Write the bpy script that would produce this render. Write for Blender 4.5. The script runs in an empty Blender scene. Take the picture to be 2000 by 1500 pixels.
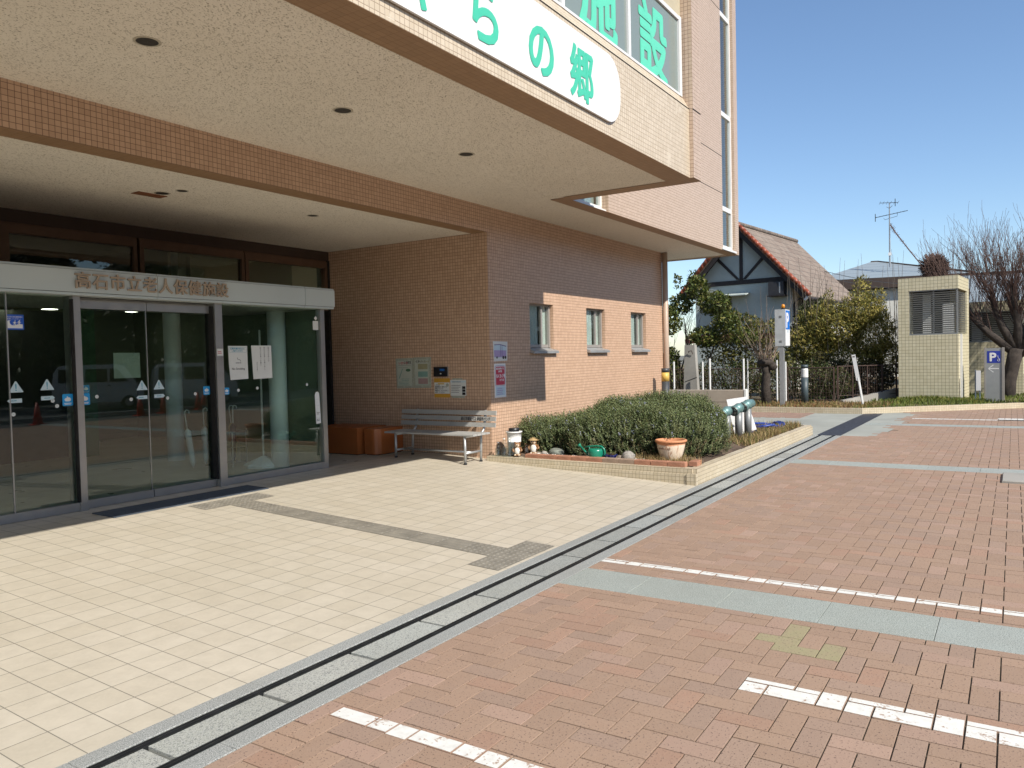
import bpy, bmesh, math, random
import numpy as np
from mathutils import Vector, Matrix
random.seed(7); RNG = np.random.default_rng(7)
SC = bpy.context.scene
COL = SC.collection
# ---------------------------------------------------------------- camera
F_PX, YAW, PITCH, ROLL, CAM_H = 1528.29, 0.571021766, 0.0327253954, -0.0237797919, 1.66
_fwd = Vector((math.cos(PITCH)*math.cos(YAW), math.cos(PITCH)*math.sin(YAW), -math.sin(PITCH)))
_r0 = Vector((math.sin(YAW), -math.cos(YAW), 0)); _u0 = _r0.cross(_fwd)
_right = math.cos(ROLL)*_r0 + math.sin(ROLL)*_u0
_up = -math.sin(ROLL)*_r0 + math.cos(ROLL)*_u0
cam = bpy.data.objects.new('camera', bpy.data.cameras.new('camera')); COL.objects.link(cam)
cam.matrix_world = Matrix(((_right.x, _up.x, -_fwd.x, 0), (_right.y, _up.y, -_fwd.y, 0), (_right.z, _up.z, -_fwd.z, CAM_H), (0, 0, 0, 1)))
cam.data.sensor_width = 36; cam.data.sensor_fit = 'HORIZONTAL'; cam.data.lens = F_PX/2000*36
cam.data.clip_start = 0.05; cam.data.clip_end = 3000
SC.camera = cam
# ---------------------------------------------------------------- sky, sun, exposure
SUN_DIR = Vector((0.39, 1.0, -0.948)).normalized()        # the way the light travels
ELEV = math.asin(-SUN_DIR.z); SROT = math.atan2(-SUN_DIR.x, -SUN_DIR.y)
W = bpy.data.worlds.new('World'); SC.world = W; W.use_nodes = True
_n = W.node_tree.nodes; _l = W.node_tree.links; _n.clear()
_o = _n.new('ShaderNodeOutputWorld'); _b = _n.new('ShaderNodeBackground'); _s = _n.new('ShaderNodeTexSky')
_s.sky_type = 'NISHITA'; _s.sun_disc = False; _s.sun_elevation = ELEV; _s.sun_rotation = SROT
_s.air_density = 1.0; _s.dust_density = 0.35; _s.ozone_density = 4.0; _s.altitude = 0
_l.new(_s.outputs[0], _b.inputs[0]); _l.new(_b.outputs[0], _o.inputs[0]); _b.inputs[1].default_value = 0.115
sun = bpy.data.objects.new('sun', bpy.data.lights.new('sun', 'SUN')); COL.objects.link(sun)
sun.data.energy = 4.6; sun.data.angle = math.radians(0.53); sun.data.color = (1.0, 0.94, 0.85)
sun.rotation_euler = SUN_DIR.to_track_quat('-Z', 'Y').to_euler(); sun.location = (-10, -25, 30)
SC.view_settings.view_transform = 'Standard'; SC.view_settings.look = 'None'
SC.view_settings.gamma = 1.0; SC.view_settings.use_curve_mapping = False
SC.view_settings.exposure = 0.55
SC.cycles.transparent_max_bounces = 40; SC.cycles.max_bounces = 12
# ---------------------------------------------------------------- geometry helpers
class MB:
    """collects shapes, then links them as ONE mesh object"""
    def __init__(s): s.v = []; s.f = []; s.m = []; s.mi = 0; s.c = []; s.col = (1, 1, 1); s.usecol = False
    def V(s, *ps):
        i = len(s.v)
        for p in ps: s.v.append(tuple(p)); s.c.append(s.col)
        return i
    def face(s, idx): s.f.append(tuple(idx)); s.m.append(s.mi)
    def poly(s, pts):
        i = s.V(*pts); s.face(range(i, i+len(pts)))
    def box(s, x0, x1, y0, y1, z0, z1):
        i = s.V((x0,y0,z0),(x1,y0,z0),(x1,y1,z0),(x0,y1,z0),(x0,y0,z1),(x1,y0,z1),(x1,y1,z1),(x0,y1,z1))
        for q in ((0,3,2,1),(4,5,6,7),(0,1,5,4),(1,2,6,5),(2,3,7,6),(3,0,4,7)): s.face([i+k for k in q])
    def bbox(s, x0, x1, y0, y1, z0, z1, b):
        """box with its four upper edges bevelled"""
        i = s.V((x0,y0,z0),(x1,y0,z0),(x1,y1,z0),(x0,y1,z0),(x0,y0,z1-b),(x1,y0,z1-b),(x1,y1,z1-b),(x0,y1,z1-b),
                (x0+b,y0+b,z1),(x1-b,y0+b,z1),(x1-b,y1-b,z1),(x0+b,y1-b,z1))
        for q in ((0,3,2,1),(0,1,5,4),(1,2,6,5),(2,3,7,6),(3,0,4,7),(4,5,9,8),(5,6,10,9),(6,7,11,10),(7,4,8,11),(8,9,10,11)): s.face([i+k for k in q])
    def prism(s, pts, d):
        """polygon pts pushed along vector d"""
        n = len(pts); d = Vector(d); i = s.V(*pts); j = s.V(*[Vector(p)+d for p in pts])
        s.face([i+k for k in range(n)][::-1]); s.face([j+k for k in range(n)])
        for k in range(n): s.face((i+k, i+(k+1) % n, j+(k+1) % n, j+k))
    def tube(s, pts, rad, n=8, caps=True):
        pts = [Vector(p) for p in pts]
        if not hasattr(rad, '__len__'): rad = [rad]*len(pts)
        rings = []; a = None
        for k, p in enumerate(pts):
            t = (pts[min(k+1, len(pts)-1)]-pts[max(k-1, 0)])
            if t.length < 1e-9: t = Vector((0, 0, 1))
            t.normalize()
            if a is None: a = t.orthogonal().normalized()
            else:
                a = a-t*a.dot(t)
                a = a.normalized() if a.length > 1e-6 else t.orthogonal().normalized()
            b = t.cross(a)
            rings.append(s.V(*[p+rad[k]*(math.cos(2*math.pi*q/n)*a+math.sin(2*math.pi*q/n)*b) for q in range(n)]))
        for k in range(len(pts)-1):
            for q in range(n): s.face((rings[k]+q, rings[k]+(q+1) % n, rings[k+1]+(q+1) % n, rings[k+1]+q))
        if caps:
            s.face([rings[0]+q for q in range(n)][::-1]); s.face([rings[-1]+q for q in range(n)])
    def lathe(s, prof, c, n=24, caps=True):
        """prof: list of (radius, z) about the vertical axis at c"""
        rings = [s.V(*[(c[0]+max(r,1e-4)*math.cos(2*math.pi*q/n), c[1]+max(r,1e-4)*math.sin(2*math.pi*q/n), c[2]+z) for q in range(n)]) for r, z in prof]
        for k in range(len(prof)-1):
            for q in range(n): s.face((rings[k]+q, rings[k]+(q+1) % n, rings[k+1]+(q+1) % n, rings[k+1]+q))
        if caps:
            s.face([rings[0]+q for q in range(n)][::-1]); s.face([rings[-1]+q for q in range(n)])
    def ball(s, c, r, n=12, m=8, jit=0.0):
        r = r if hasattr(r, '__len__') else (r, r, r); rings = []
        for k in range(1, m):
            th = math.pi*k/m
            rings.append(s.V(*[(c[0]+r[0]*math.sin(th)*math.cos(2*math.pi*q/n)*(1+random.uniform(-jit, jit)), c[1]+r[1]*math.sin(th)*math.sin(2*math.pi*q/n)*(1+random.uniform(-jit, jit)), c[2]-r[2]*math.cos(th)*(1+random.uniform(-jit, jit))) for q in range(n)]))
        b = s.V((c[0], c[1], c[2]-r[2])); t = s.V((c[0], c[1], c[2]+r[2]))
        for q in range(n):
            s.face((b, rings[0]+(q+1) % n, rings[0]+q)); s.face((t, rings[-1]+q, rings[-1]+(q+1) % n))
            for k in range(m-2): s.face((rings[k]+q, rings[k]+(q+1) % n, rings[k+1]+(q+1) % n, rings[k+1]+q))
    def build(s, name, mats, parent=None, smooth=False, loc=None):
        me = bpy.data.meshes.new(name); me.from_pydata(s.v, [], s.f)
        if not isinstance(mats, (list, tuple)): mats = [mats]
        for m in mats: me.materials.append(m)
        if len(mats) > 1: me.polygons.foreach_set('material_index', s.m)
        if smooth: me.polygons.foreach_set('use_smooth', [True]*len(s.f))
        if s.usecol:
            at = me.color_attributes.new('Col', 'FLOAT_COLOR', 'POINT')
            at.data.foreach_set('color', np.c_[np.array(s.c, dtype=np.float32), np.ones(len(s.c), dtype=np.float32)].ravel())
        me.update()
        o = bpy.data.objects.new(name, me); COL.objects.link(o)
        if parent is not None:
            o.parent = parent
            if loc is None and parent.type == 'EMPTY' and parent.get('_world'): pass
        return o
def tag(o, label=None, cat=None, group=None, kind=None):
    if label: o['label'] = label
    if cat: o['category'] = cat
    if group: o['group'] = group
    if kind: o['kind'] = kind
    return o
def thing(name, label, cat, loc=(0, 0, 0), rz=0.0, group=None):
    o = bpy.data.objects.new(name, None); COL.objects.link(o); o.empty_display_size = 0.2
    o.location = loc; o.rotation_euler = (0, 0, rz)
    return tag(o, label, cat, group)
def copy_tree(o, parent=None):
    kids = [c for c in COL.objects if c.parent == o]
    c = o.copy(); COL.objects.link(c)
    if parent is not None: c.parent = parent
    for k in kids: copy_tree(k, c)
    return c
FONT = bpy.data.fonts.load('<builtin>') if False else None
def text(s, size, origin, face, mat, parent=None, name='lettering', depth=0.002, bold=0.0, align='LEFT', sx=1.0, spacing=1.0, vertical=False):
    """flat lettering; face: '-Y' or '-X' (the way it looks), or a 3x3 matrix of columns (right, up, out)"""
    cu = bpy.data.curves.new('t', 'FONT'); cu.body = s; cu.size = size; cu.align_x = align; cu.extrude = depth/2; cu.offset = bold if bold < .0045 else 0.0
    cu.space_character = spacing; cu.resolution_u = 4
    ob = bpy.data.objects.new('t', cu); COL.objects.link(ob)
    dg = bpy.context.evaluated_depsgraph_get()
    me = bpy.data.meshes.new_from_object(ob.evaluated_get(dg)); bpy.data.objects.remove(ob); bpy.data.curves.remove(cu)
    if face == '-Y': R = Matrix(((1,0,0),(0,0,-1),(0,1,0)))
    elif face == '-X': R = Matrix(((0,0,-1),(-1,0,0),(0,1,0)))
    else: R = face
    M = Matrix.Translation(Vector(origin)) @ R.to_4x4() @ Matrix.Diagonal((sx, 1, 1, 1))
    me.transform(M); me.name = name
    if bold >= .0045:                                    # heavy rounded lettering: the strokes thickened by shifted copies
        nv = len(me.vertices); co = np.empty(nv*3, np.float32); me.vertices.foreach_get('co', co); co = co.reshape(-1, 3)
        V, Fc = [], []; polys = [tuple(p.vertices) for p in me.polygons]; u, v, w = (np.array(R.col[k]) for k in range(3))
        for k in range(15):
            rr = 0 if k == 14 else bold; a = k*2*math.pi/14; V.append(co+(u*math.cos(a)*rr+v*math.sin(a)*rr+w*.00025*k)); Fc += [tuple(i+k*nv for i in p) for p in polys]
        bpy.data.meshes.remove(me); me = bpy.data.meshes.new(name); me.from_pydata(np.concatenate(V).tolist(), [], Fc)
    me.materials.clear(); me.materials.append(mat)
    o = bpy.data.objects.new(name, me); COL.objects.link(o)
    if parent is not None: o.parent = parent
    return o
# ---------------------------------------------------------------- material helpers
class NT:
    def __init__(s, name):
        s.m = bpy.data.materials.new(name); s.m.use_nodes = True; s.t = s.m.node_tree; s.t.nodes.clear()
        s.out = s.n('ShaderNodeOutputMaterial')
    def n(s, k, **kw):
        x = s.t.nodes.new(k)
        for a, b in kw.items(): setattr(x, a, b)
        return x
    def link(s, a, b): s.t.links.new(a, b)
    def put(s, sock, v):
        if hasattr(v, 'is_linked') or isinstance(v, bpy.types.NodeSocket): s.link(v, sock)
        elif isinstance(v, (tuple, list)): sock.default_value = (*v, 1) if len(v) == 3 and len(sock.default_value) == 4 else v
        else: sock.default_value = v
    def math(s, op, a, b=0.0, c=0.0, clamp=False):
        x = s.n('ShaderNodeMath', operation=op, use_clamp=clamp); s.put(x.inputs[0], a); s.put(x.inputs[1], b); s.put(x.inputs[2], c); return x.outputs[0]
    def mix(s, f, a, b, mode='MIX'):
        x = s.n('ShaderNodeMix', data_type='RGBA', blend_type=mode); s.put(x.inputs[0], f); s.put(x.inputs[6], a); s.put(x.inputs[7], b); return x.outputs[2]
    def rng(s, v, a, b, c=0.0, d=1.0):
        x = s.n('ShaderNodeMapRange'); x.clamp = True
        for i, q in enumerate((v, a, b, c, d)): s.put(x.inputs[i], q)
        return x.outputs[0]
    def sep(s, v):
        x = s.n('ShaderNodeSeparateXYZ'); s.link(v, x.inputs[0]); return x.outputs
    def comb(s, a, b, c=0.0):
        x = s.n('ShaderNodeCombineXYZ'); s.put(x.inputs[0], a); s.put(x.inputs[1], b); s.put(x.inputs[2], c); return x.outputs[0]
    def noise(s, scale, detail=3.0, vec=None, rough=0.55, dist=0.0):
        x = s.n('ShaderNodeTexNoise'); x.inputs['Scale'].default_value = scale; x.inputs['Detail'].default_value = detail; x.inputs['Roughness'].default_value = rough; x.inputs['Distortion'].default_value = dist
        s.link(vec if vec is not None else s.obj(), x.inputs['Vector']); return x.outputs[0]
    def voro(s, scale, vec=None, feature='F1'):
        x = s.n('ShaderNodeTexVoronoi'); x.feature = feature; x.inputs['Scale'].default_value = scale
        s.link(vec if vec is not None else s.obj(), x.inputs['Vector']); return x.outputs
    def tc(s):
        if not hasattr(s, '_tc'): s._tc = s.n('ShaderNodeTexCoord')
        return s._tc
    def obj(s): return s.tc().outputs['Object']
    def bump(s, h, dist=0.002, strength=1.0):
        x = s.n('ShaderNodeBump'); x.inputs['Distance'].default_value = dist; x.inputs['Strength'].default_value = strength; s.link(h, x.inputs['Height']); return x.outputs[0]
    def pbr(s, col, rough=0.5, metal=0.0, normal=None, spec=0.5, **kw):
        p = s.n('ShaderNodeBsdfPrincipled'); s.put(p.inputs['Base Color'], col); s.put(p.inputs['Roughness'], rough); p.inputs['Metallic'].default_value = metal
        p.inputs['Specular IOR Level'].default_value = spec
        if normal is not None: s.link(normal, p.inputs['Normal'])
        for k, v in kw.items(): s.put(p.inputs[k.replace('_', ' ')], v)
        s.link(p.outputs[0], s.out.inputs[0]); s.p = p; return s.m
def plain(name, col, rough=0.5, metal=0.0, var=0.12, scale=6.0, bump=0.0, spec=0.5):
    t = NT(name); n = t.noise(scale, 4.0); col = [x*.82 for x in col]
    c = t.mix(t.rng(n, 0.3, 0.7), [x*(1-var) for x in col], [min(1, x*(1+var)) for x in col])
    nm = t.bump(t.noise(scale*12, 3.0), bump) if bump else None
    r = t.rng(t.noise(scale*2.3, 3.0), 0.3, 0.7, max(0, rough-0.08), min(1, rough+0.08))
    return t.pbr(c, r, metal, nm, spec)
def tile_mat(name, c1, c2, grout, su, sv, joint, off=(0.0, 0.0), rough=0.35, bump=0.0012, stain=0.12, stain_col=None, blotch=0.0, lime=None):
    """square tiles laid on whichever way a surface faces"""
    t = NT(name); P = t.sep(t.obj()); N = t.sep(t.tc().outputs['Normal'])
    ax = t.math('GREATER_THAN', t.math('ABSOLUTE', N[0]), 0.6); az = t.math('GREATER_THAN', t.math('ABSOLUTE', N[2]), 0.6)
    def pick(f, a, b): return t.math('ADD', t.math('MULTIPLY', a, t.math('SUBTRACT', 1.0, f)), t.math('MULTIPLY', b, f))
    u = t.math('ADD', pick(ax, P[0], P[1]), off[0]); v = t.math('ADD', pick(az, P[2], P[1]), off[1])
    u = t.math('DIVIDE', u, su); v = t.math('DIVIDE', v, sv)
    def edge(x, s):
        f = t.math('FRACT', x); return t.math('MULTIPLY', t.math('MINIMUM', f, t.math('SUBTRACT', 1.0, f)), s)
    d = t.math('MINIMUM', edge(u, su), edge(v, sv))
    k = t.rng(d, joint*0.35, joint*0.65)                      # 0 in the joint, 1 on the tile
    wn = t.n('ShaderNodeTexWhiteNoise'); wn.noise_dimensions = '3D'; t.link(t.comb(t.math('FLOOR', u), t.math('FLOOR', v), t.math('ADD', ax, t.math('MULTIPLY', az, 2.0))), wn.inputs['Vector'])
    c = t.mix(wn.outputs[0], c1, c2)
    if blotch:
        b = t.noise(9.0, 5.0, dist=0.4); c = t.mix(t.rng(b, 0.35, 0.7, 0, blotch), c, [x*0.72 for x in c1])
        b2 = t.noise(55.0, 3.0); c = t.mix(t.rng(b2, 0.3, 0.75, 0, blotch*0.8), c, [min(1, x*1.12) for x in c2])
    st = t.rng(t.noise(0.9, 5.0, rough=0.65), 0.4, 0.75, 0, stain)
    c = t.mix(st, c, stain_col or [x*0.6 for x in c1])
    g = grout
    if lime: g = t.mix(t.rng(t.noise(2.6, 3.0, rough=.7), .60, .66), grout, lime)
    c = t.mix(k, g, c)
    r = t.math('ADD', t.math('MULTIPLY', k, rough-0.85), 0.85)
    return t.pbr(c, r, 0, t.bump(k, bump) if bump else None)
# ---------------------------------------------------------------- materials
M = {}
M['tile'] = tile_mat('facade_tile', (.49,.325,.22), (.575,.39,.27), (.165,.095,.065), .05, .05, .0045, rough=.32, stain=.10)
M['tile_beige'] = tile_mat('canopy_tile', (.50,.42,.305), (.575,.49,.37), (.27,.20,.14), .05, .05, .0042, rough=.4, stain=.2, stain_col=(.36,.29,.20), lime=(.62,.56,.46))
M['tile_box'] = tile_mat('upper_tile', (.46,.345,.25), (.525,.40,.30), (.18,.115,.085), .05, .05, .0048, rough=.35, stain=.08)
M['tile_yellow'] = tile_mat('kerb_tile', (.50,.43,.30), (.57,.50,.37), (.21,.17,.12), .05, .05, .0045, rough=.5, stain=.35, stain_col=(.27,.20,.12))
M['tile_hut'] = tile_mat('hut_tile', (.56,.51,.34), (.63,.58,.405), (.15,.125,.08), .095, .095, .0075, rough=.4, stain=.1)
M['floor_tile'] = tile_mat('porch_tile', (.465,.415,.325), (.515,.465,.375), (.18,.165,.13), .2085, .2, .005, off=(.0890,.1), rough=.42, bump=.001, stain=.16, stain_col=(.33,.30,.22), blotch=.35)
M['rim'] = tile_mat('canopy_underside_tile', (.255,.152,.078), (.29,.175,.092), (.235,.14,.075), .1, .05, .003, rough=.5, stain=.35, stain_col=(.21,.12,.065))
def ceiling_mat():
    t = NT('sprayed_plaster'); o = t.obj()
    mp = t.n('ShaderNodeMapping'); mp.inputs['Scale'].default_value = (1, 1.9, 1); t.link(o, mp.inputs[0])
    n = t.noise(64, 1.5, vec=mp.outputs[0], rough=.45, dist=.4); n2 = t.noise(110, 2.0); n3 = t.noise(1.1, 4.0)
    pit = t.rng(n, .62, .67)
    c = t.mix(t.rng(n3, .3, .7), (.70,.645,.55), (.75,.695,.60))
    c = t.mix(t.math('MULTIPLY', pit, .8), c, (.19,.155,.11))
    c = t.mix(t.rng(n2, .35, .7, 0, .25), c, (.50,.44,.35))
    return t.pbr(c, .9, 0, t.bump(t.math('ADD', t.math('MULTIPLY', pit, -1.0), t.math('MULTIPLY', n2, .5)), .004), .2)
M['ceiling'] = ceiling_mat()
def granite(name, base, lo, hi):
    t = NT(name); a = t.noise(130, 2.0, rough=.7); b = t.noise(210, 1.0); c0 = t.noise(2.2, 4.0)
    at = t.n('ShaderNodeAttribute', attribute_name='Col'); c = t.mix(1.0, at.outputs[0], base, 'MULTIPLY')
    c = t.mix(t.rng(a, .52, .58, 0, .9), c, lo); c = t.mix(t.rng(b, .56, .62, 0, .95), c, hi)
    c = t.mix(t.rng(c0, .35, .75, 0, .25), c, (.20,.195,.165))
    return t.pbr(c, .7, 0, t.bump(a, .0006))
M['granite'] = granite('grey_granite', (.265,.275,.26), (.115,.125,.125), (.47,.475,.45))
M['granite_green'] = granite('green_grey_granite', (.275,.30,.275), (.135,.155,.145), (.47,.495,.465))
def brick_mat():
    t = NT('paving_brick'); at = t.n('ShaderNodeAttribute', attribute_name='Col'); o = t.obj()
    sp = t.noise(88, 2.0, rough=.6); sp2 = t.noise(240, 1.0); big = t.noise(.55, 5.0); md = t.noise(14, 4.0)
    c = at.outputs[0]
    c = t.mix(t.rng(md, .35, .7, 0, .35), c, (.30,.215,.16))
    c = t.mix(t.rng(big, .42, .72, 0, .3), c, (.26,.175,.13))
    c = t.mix(t.rng(sp, .615, .66, 0, .85), c, (.085,.055,.045))
    c = t.mix(t.rng(sp2, .62, .72, 0, .35), c, (.52,.36,.26))
    return t.pbr(c, .82, 0, t.bump(t.math('ADD', sp, md), .0012), .3)
M['brick'] = brick_mat()
def paint_mat():
    t = NT('worn_road_paint'); n = t.noise(42, 5.0, rough=.7); n2 = t.noise(7, 4.0)
    k = t.rng(t.math('ADD', t.math('MULTIPLY', n, .6), t.math('MULTIPLY', n2, .4)), .56, .60)
    c = t.mix(t.rng(t.noise(22, 4.0), .3, .7), (.55,.545,.51), (.66,.655,.615)); c = t.mix(k, c, (.32,.225,.165))
    return t.pbr(c, .75, 0, t.bump(t.noise(160, 2.0), .0008))
M['paint'] = paint_mat()
M['joint'] = plain('mossy_joint_sand', (.12,.10,.065), .95, var=.35, scale=3.0)
M['concrete'] = plain('grey_concrete', (.36,.345,.31), .9, var=.16, scale=1.4, bump=.002)
M['concrete_warm'] = plain('warm_concrete', (.40,.335,.265), .9, var=.2, scale=1.6, bump=.002)
M['apron'] = plain('green_grey_asphalt', (.335,.345,.305), .92, var=.14, scale=.9, bump=.002)
M['asphalt'] = plain('dark_asphalt', (.06,.06,.062), .9, var=.2, scale=1.0, bump=.003)
M['steel_dark'] = plain('dark_steel_grating', (.045,.048,.05), .45, .6, var=.3, scale=9)
M['slot'] = plain('slot_dirt', (.022,.02,.017), .95, var=.3)
M['plate'] = plain('dark_cover_plate', (.050,.052,.062), .55, .2, var=.2)
M['alu'] = plain('anodised_aluminium', (.46,.445,.42), .38, .75, var=.05)
M['alu_dull'] = plain('dull_aluminium', (.40,.375,.345), .45, .35, var=.05)
M['alu_white'] = plain('white_aluminium', (.80,.80,.78), .35, var=.03)
M['sign_grey'] = plain('light_grey_panel', (.56,.615,.60), .4, .1, var=.03, scale=1.5)
M['letter_beige'] = plain('beige_letter_metal', (.50,.38,.27), .4, .35, var=.05)
M['white'] = plain('white_paint', (.80,.80,.78), .45, var=.03)
M['signwhite'] = plain('sign_white', (.84,.84,.83), .4, var=.015, scale=1.2)
M['signgreen'] = plain('sign_green', (.075,.56,.37), .45, var=.02)
M['signgreen2'] = plain('window_letter_green', (.13,.66,.45), .5, var=.02)
M['paper'] = plain('paper', (.72,.73,.70), .7, var=.03)
M['ink'] = plain('grey_ink', (.12,.12,.12), .7)
M['black'] = plain('black_plastic', (.02,.02,.022), .35)
M['brown'] = plain('brown_metal', (.155,.088,.055), .45, .2, var=.08)
M['browndark'] = plain('dark_brown_metal', (.07,.045,.033), .5, .2, var=.08)
M['blue'] = plain('sign_blue', (.012,.10,.55), .45, var=.03)
M['blue_p'] = plain('parking_blue', (.01,.17,.62), .45, var=.03)
M['navy'] = plain('disabled_parking_blue', (.02,.045,.36), .45, var=.03)
M['cyan'] = plain('sticker_cyan', (.02,.35,.75), .4, var=.03)
M['palecyan'] = plain('sticker_pale', (.55,.68,.72), .5, var=.03)
M['cyanink'] = plain('sticker_ink', (.05,.30,.42), .5)
M['orange'] = plain('orange_panel', (.42,.125,.032), .42, var=.06, scale=2)
M['darkgap'] = plain('dark_gap', (.015,.013,.012), .9)
M['bench'] = plain('weathered_grey_slat', (.46,.455,.43), .5, .15, var=.07)
M['galv'] = plain('galvanised_steel', (.47,.48,.48), .45, .55, var=.1)
M['mat'] = plain('blue_grey_door_mat', (.075,.095,.125), .95, var=.15, scale=30)
M['tactile'] = plain('grey_tactile_tile', (.235,.215,.175), .7, var=.2, scale=6, bump=.001)
M['curtain'] = plain('pale_curtain', (.66,.70,.66), .9, var=.06, scale=4)
M['blind'] = plain('grey_blind', (.40,.44,.42), .8, var=.04)
M['interior_wall'] = plain('dim_green_wall', (.16,.20,.14), .8, var=.08, scale=1)
M['interior_cream'] = plain('cream_wall', (.50,.45,.30), .8, var=.05, scale=1)
M['interior_floor'] = plain('lobby_floor', (.46,.46,.38), .35, var=.08, scale=1)
M['col_white'] = plain('pale_column', (.88,.95,.95), .5, var=.03)
M['soil'] = plain('dry_soil', (.16,.11,.075), 1.0, var=.4, scale=12, bump=.02)
M['terracotta'] = plain('terracotta', (.47,.20,.10), .7, var=.15, scale=14)
M['redbrick'] = plain('garden_brick', (.40,.19,.115), .85, var=.28, scale=5, bump=.004)
M['green_plastic'] = plain('green_plastic', (.012,.22,.135), .3, var=.05)
M['blue_glaze'] = plain('blue_glaze', (.012,.02,.20), .12, var=.1)
M['bluehose'] = plain('blue_hose', (.015,.05,.30), .4, var=.1)
M['rock'] = plain('speckled_rock', (.40,.37,.33), .9, var=.35, scale=25, bump=.01)
M['rock2'] = plain('brown_rock', (.25,.20,.15), .9, var=.3, scale=12, bump=.01)
M['pebble'] = plain('white_pebble', (.80,.77,.70), .6, var=.1, scale=40)
M['hydrant'] = plain('verdigris_bronze', (.17,.30,.29), .45, .4, var=.15, scale=20)
M['pipe_grey'] = plain('grey_pipe', (.24,.25,.25), .45, .3, var=.1)
M['copper'] = plain('downpipe_paint', (.50,.37,.28), .45, var=.04)
M['amber'] = plain('amber_lens', (.75,.28,.02), .2)
M['yellow'] = plain('bollard_yellow', (.68,.45,.10), .5, var=.08)
M['bollard'] = plain('charcoal_bollard', (.045,.05,.055), .5, var=.1)
M['rust'] = plain('rusty_fence', (.075,.045,.035), .8, .2, var=.3, scale=8)
M['bark'] = plain('dark_bark', (.06,.047,.038), .95, var=.4, scale=9, bump=.02)
M['bark2'] = plain('grey_bark', (.20,.165,.13), .95, var=.4, scale=12, bump=.02)
M['twig'] = plain('pale_twig', (.27,.20,.15), .9, var=.25)
M['twig_red'] = plain('reddish_twig', (.10,.058,.045), .9, var=.3)
M['plaster_teal'] = plain('grey_green_plaster', (.46,.51,.48), .9, var=.16, scale=.8, bump=.004)  # gable plaster, duller and greener than the white side wall
M['plaster_white'] = plain('white_plaster', (.62,.61,.55), .9, var=.1, scale=1.2, bump=.004)
M['timber'] = plain('dark_timber', (.028,.022,.022), .7, var=.2)
M['maroon'] = plain('maroon_band', (.22,.07,.065), .8, var=.15)
M['rooftile_red'] = plain('glazed_red_ridge_tile', (.30,.075,.035), .4, var=.4, scale=5)
M['shutter'] = plain('brown_shutter', (.17,.085,.05), .7, var=.15)
M['louvre'] = plain('louvre_aluminium', (.36,.38,.38), .4, .4, var=.05)
M['slab_grey'] = plain('grey_sign_slab', (.36,.375,.375), .5, .3, var=.06)
M['lavender'] = plain('lavender_print', (.42,.33,.55), .6, var=.03)
M['lavdark'] = plain('dark_lavender_print', (.22,.17,.32), .6)
M['crimson'] = plain('crimson_print', (.55,.05,.09), .55, var=.03)
M['paleblue'] = plain('pale_blue_print', (.55,.68,.75), .6, var=.03)
M['mustard'] = plain('mustard_print', (.62,.33,.04), .6, var=.05)
M['tealprint'] = plain('teal_print', (.22,.38,.33), .6)
M['olive'] = plain('olive_print', (.36,.34,.20), .6)
M['pinkprint'] = plain('dusty_pink_print', (.40,.27,.26), .6)
M['plasticsleeve'] = plain('clear_sleeve', (.44,.46,.38), .25, var=.06, scale=9)
M['conered'] = plain('cone_red', (.55,.03,.02), .5)
M['carwhite'] = plain('van_white', (.75,.76,.76), .25, var=.01)
M['tyre'] = plain('tyre', (.02,.02,.02), .85)
def rooftile():
    t = NT('weathered_roof_tile'); P = t.sep(t.obj())
    f = t.math('FRACT', t.math('DIVIDE', P[2], .255)); k = t.rng(f, .0, .10)
    g = t.math('FRACT', t.math('DIVIDE', P[1], .30)); kg = t.rng(g, 0, .05)
    wn = t.n('ShaderNodeTexWhiteNoise'); wn.noise_dimensions = '2D'; t.link(t.comb(t.math('FLOOR', t.math('DIVIDE', P[2], .255)), t.math('FLOOR', t.math('DIVIDE', P[1], .30))), wn.inputs['Vector'])
    c = t.mix(wn.outputs[0], (.155,.115,.09), (.215,.165,.13)); c = t.mix(t.rng(t.noise(2.0, 5), .4, .7, 0, .5), c, (.24,.21,.17))
    c = t.mix(t.math('MULTIPLY', k, t.math('ADD', .6, t.math('MULTIPLY', kg, .4))), (.05,.04,.035), c)
    return t.pbr(c, .85, 0, t.bump(f, .03))
M['rooftile'] = rooftile()
def metalroof():
    t = NT('blue_grey_metal_roof'); P = t.sep(t.obj()); f = t.math('FRACT', t.math('DIVIDE', P[2], .22)); k = t.rng(f, 0, .12)
    return t.pbr(t.mix(k, (.16,.19,.205), (.29,.335,.35)), .45, .2)
M['metalroof'] = metalroof()
def leaf_mat(name, rough=.55, trans=.25):
    t = NT(name); at = t.n('ShaderNodeAttribute', attribute_name='Col')
    p = t.n('ShaderNodeBsdfPrincipled'); t.link(at.outputs[0], p.inputs['Base Color']); p.inputs['Roughness'].default_value = rough; p.inputs['Specular IOR Level'].default_value = .35
    tr = t.n('ShaderNodeBsdfTranslucent'); t.link(at.outputs[0], tr.inputs[0])
    mx = t.n('ShaderNodeMixShader'); mx.inputs[0].default_value = trans; t.link(p.outputs[0], mx.inputs[1]); t.link(tr.outputs[0], mx.inputs[2]); t.link(mx.outputs[0], t.out.inputs[0])
    return t.m
M['leaf'] = leaf_mat('leaf'); M['needle'] = leaf_mat('rosemary_needle', .6, .15); M['grassblade'] = leaf_mat('grass_blade', .7, .3)
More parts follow.
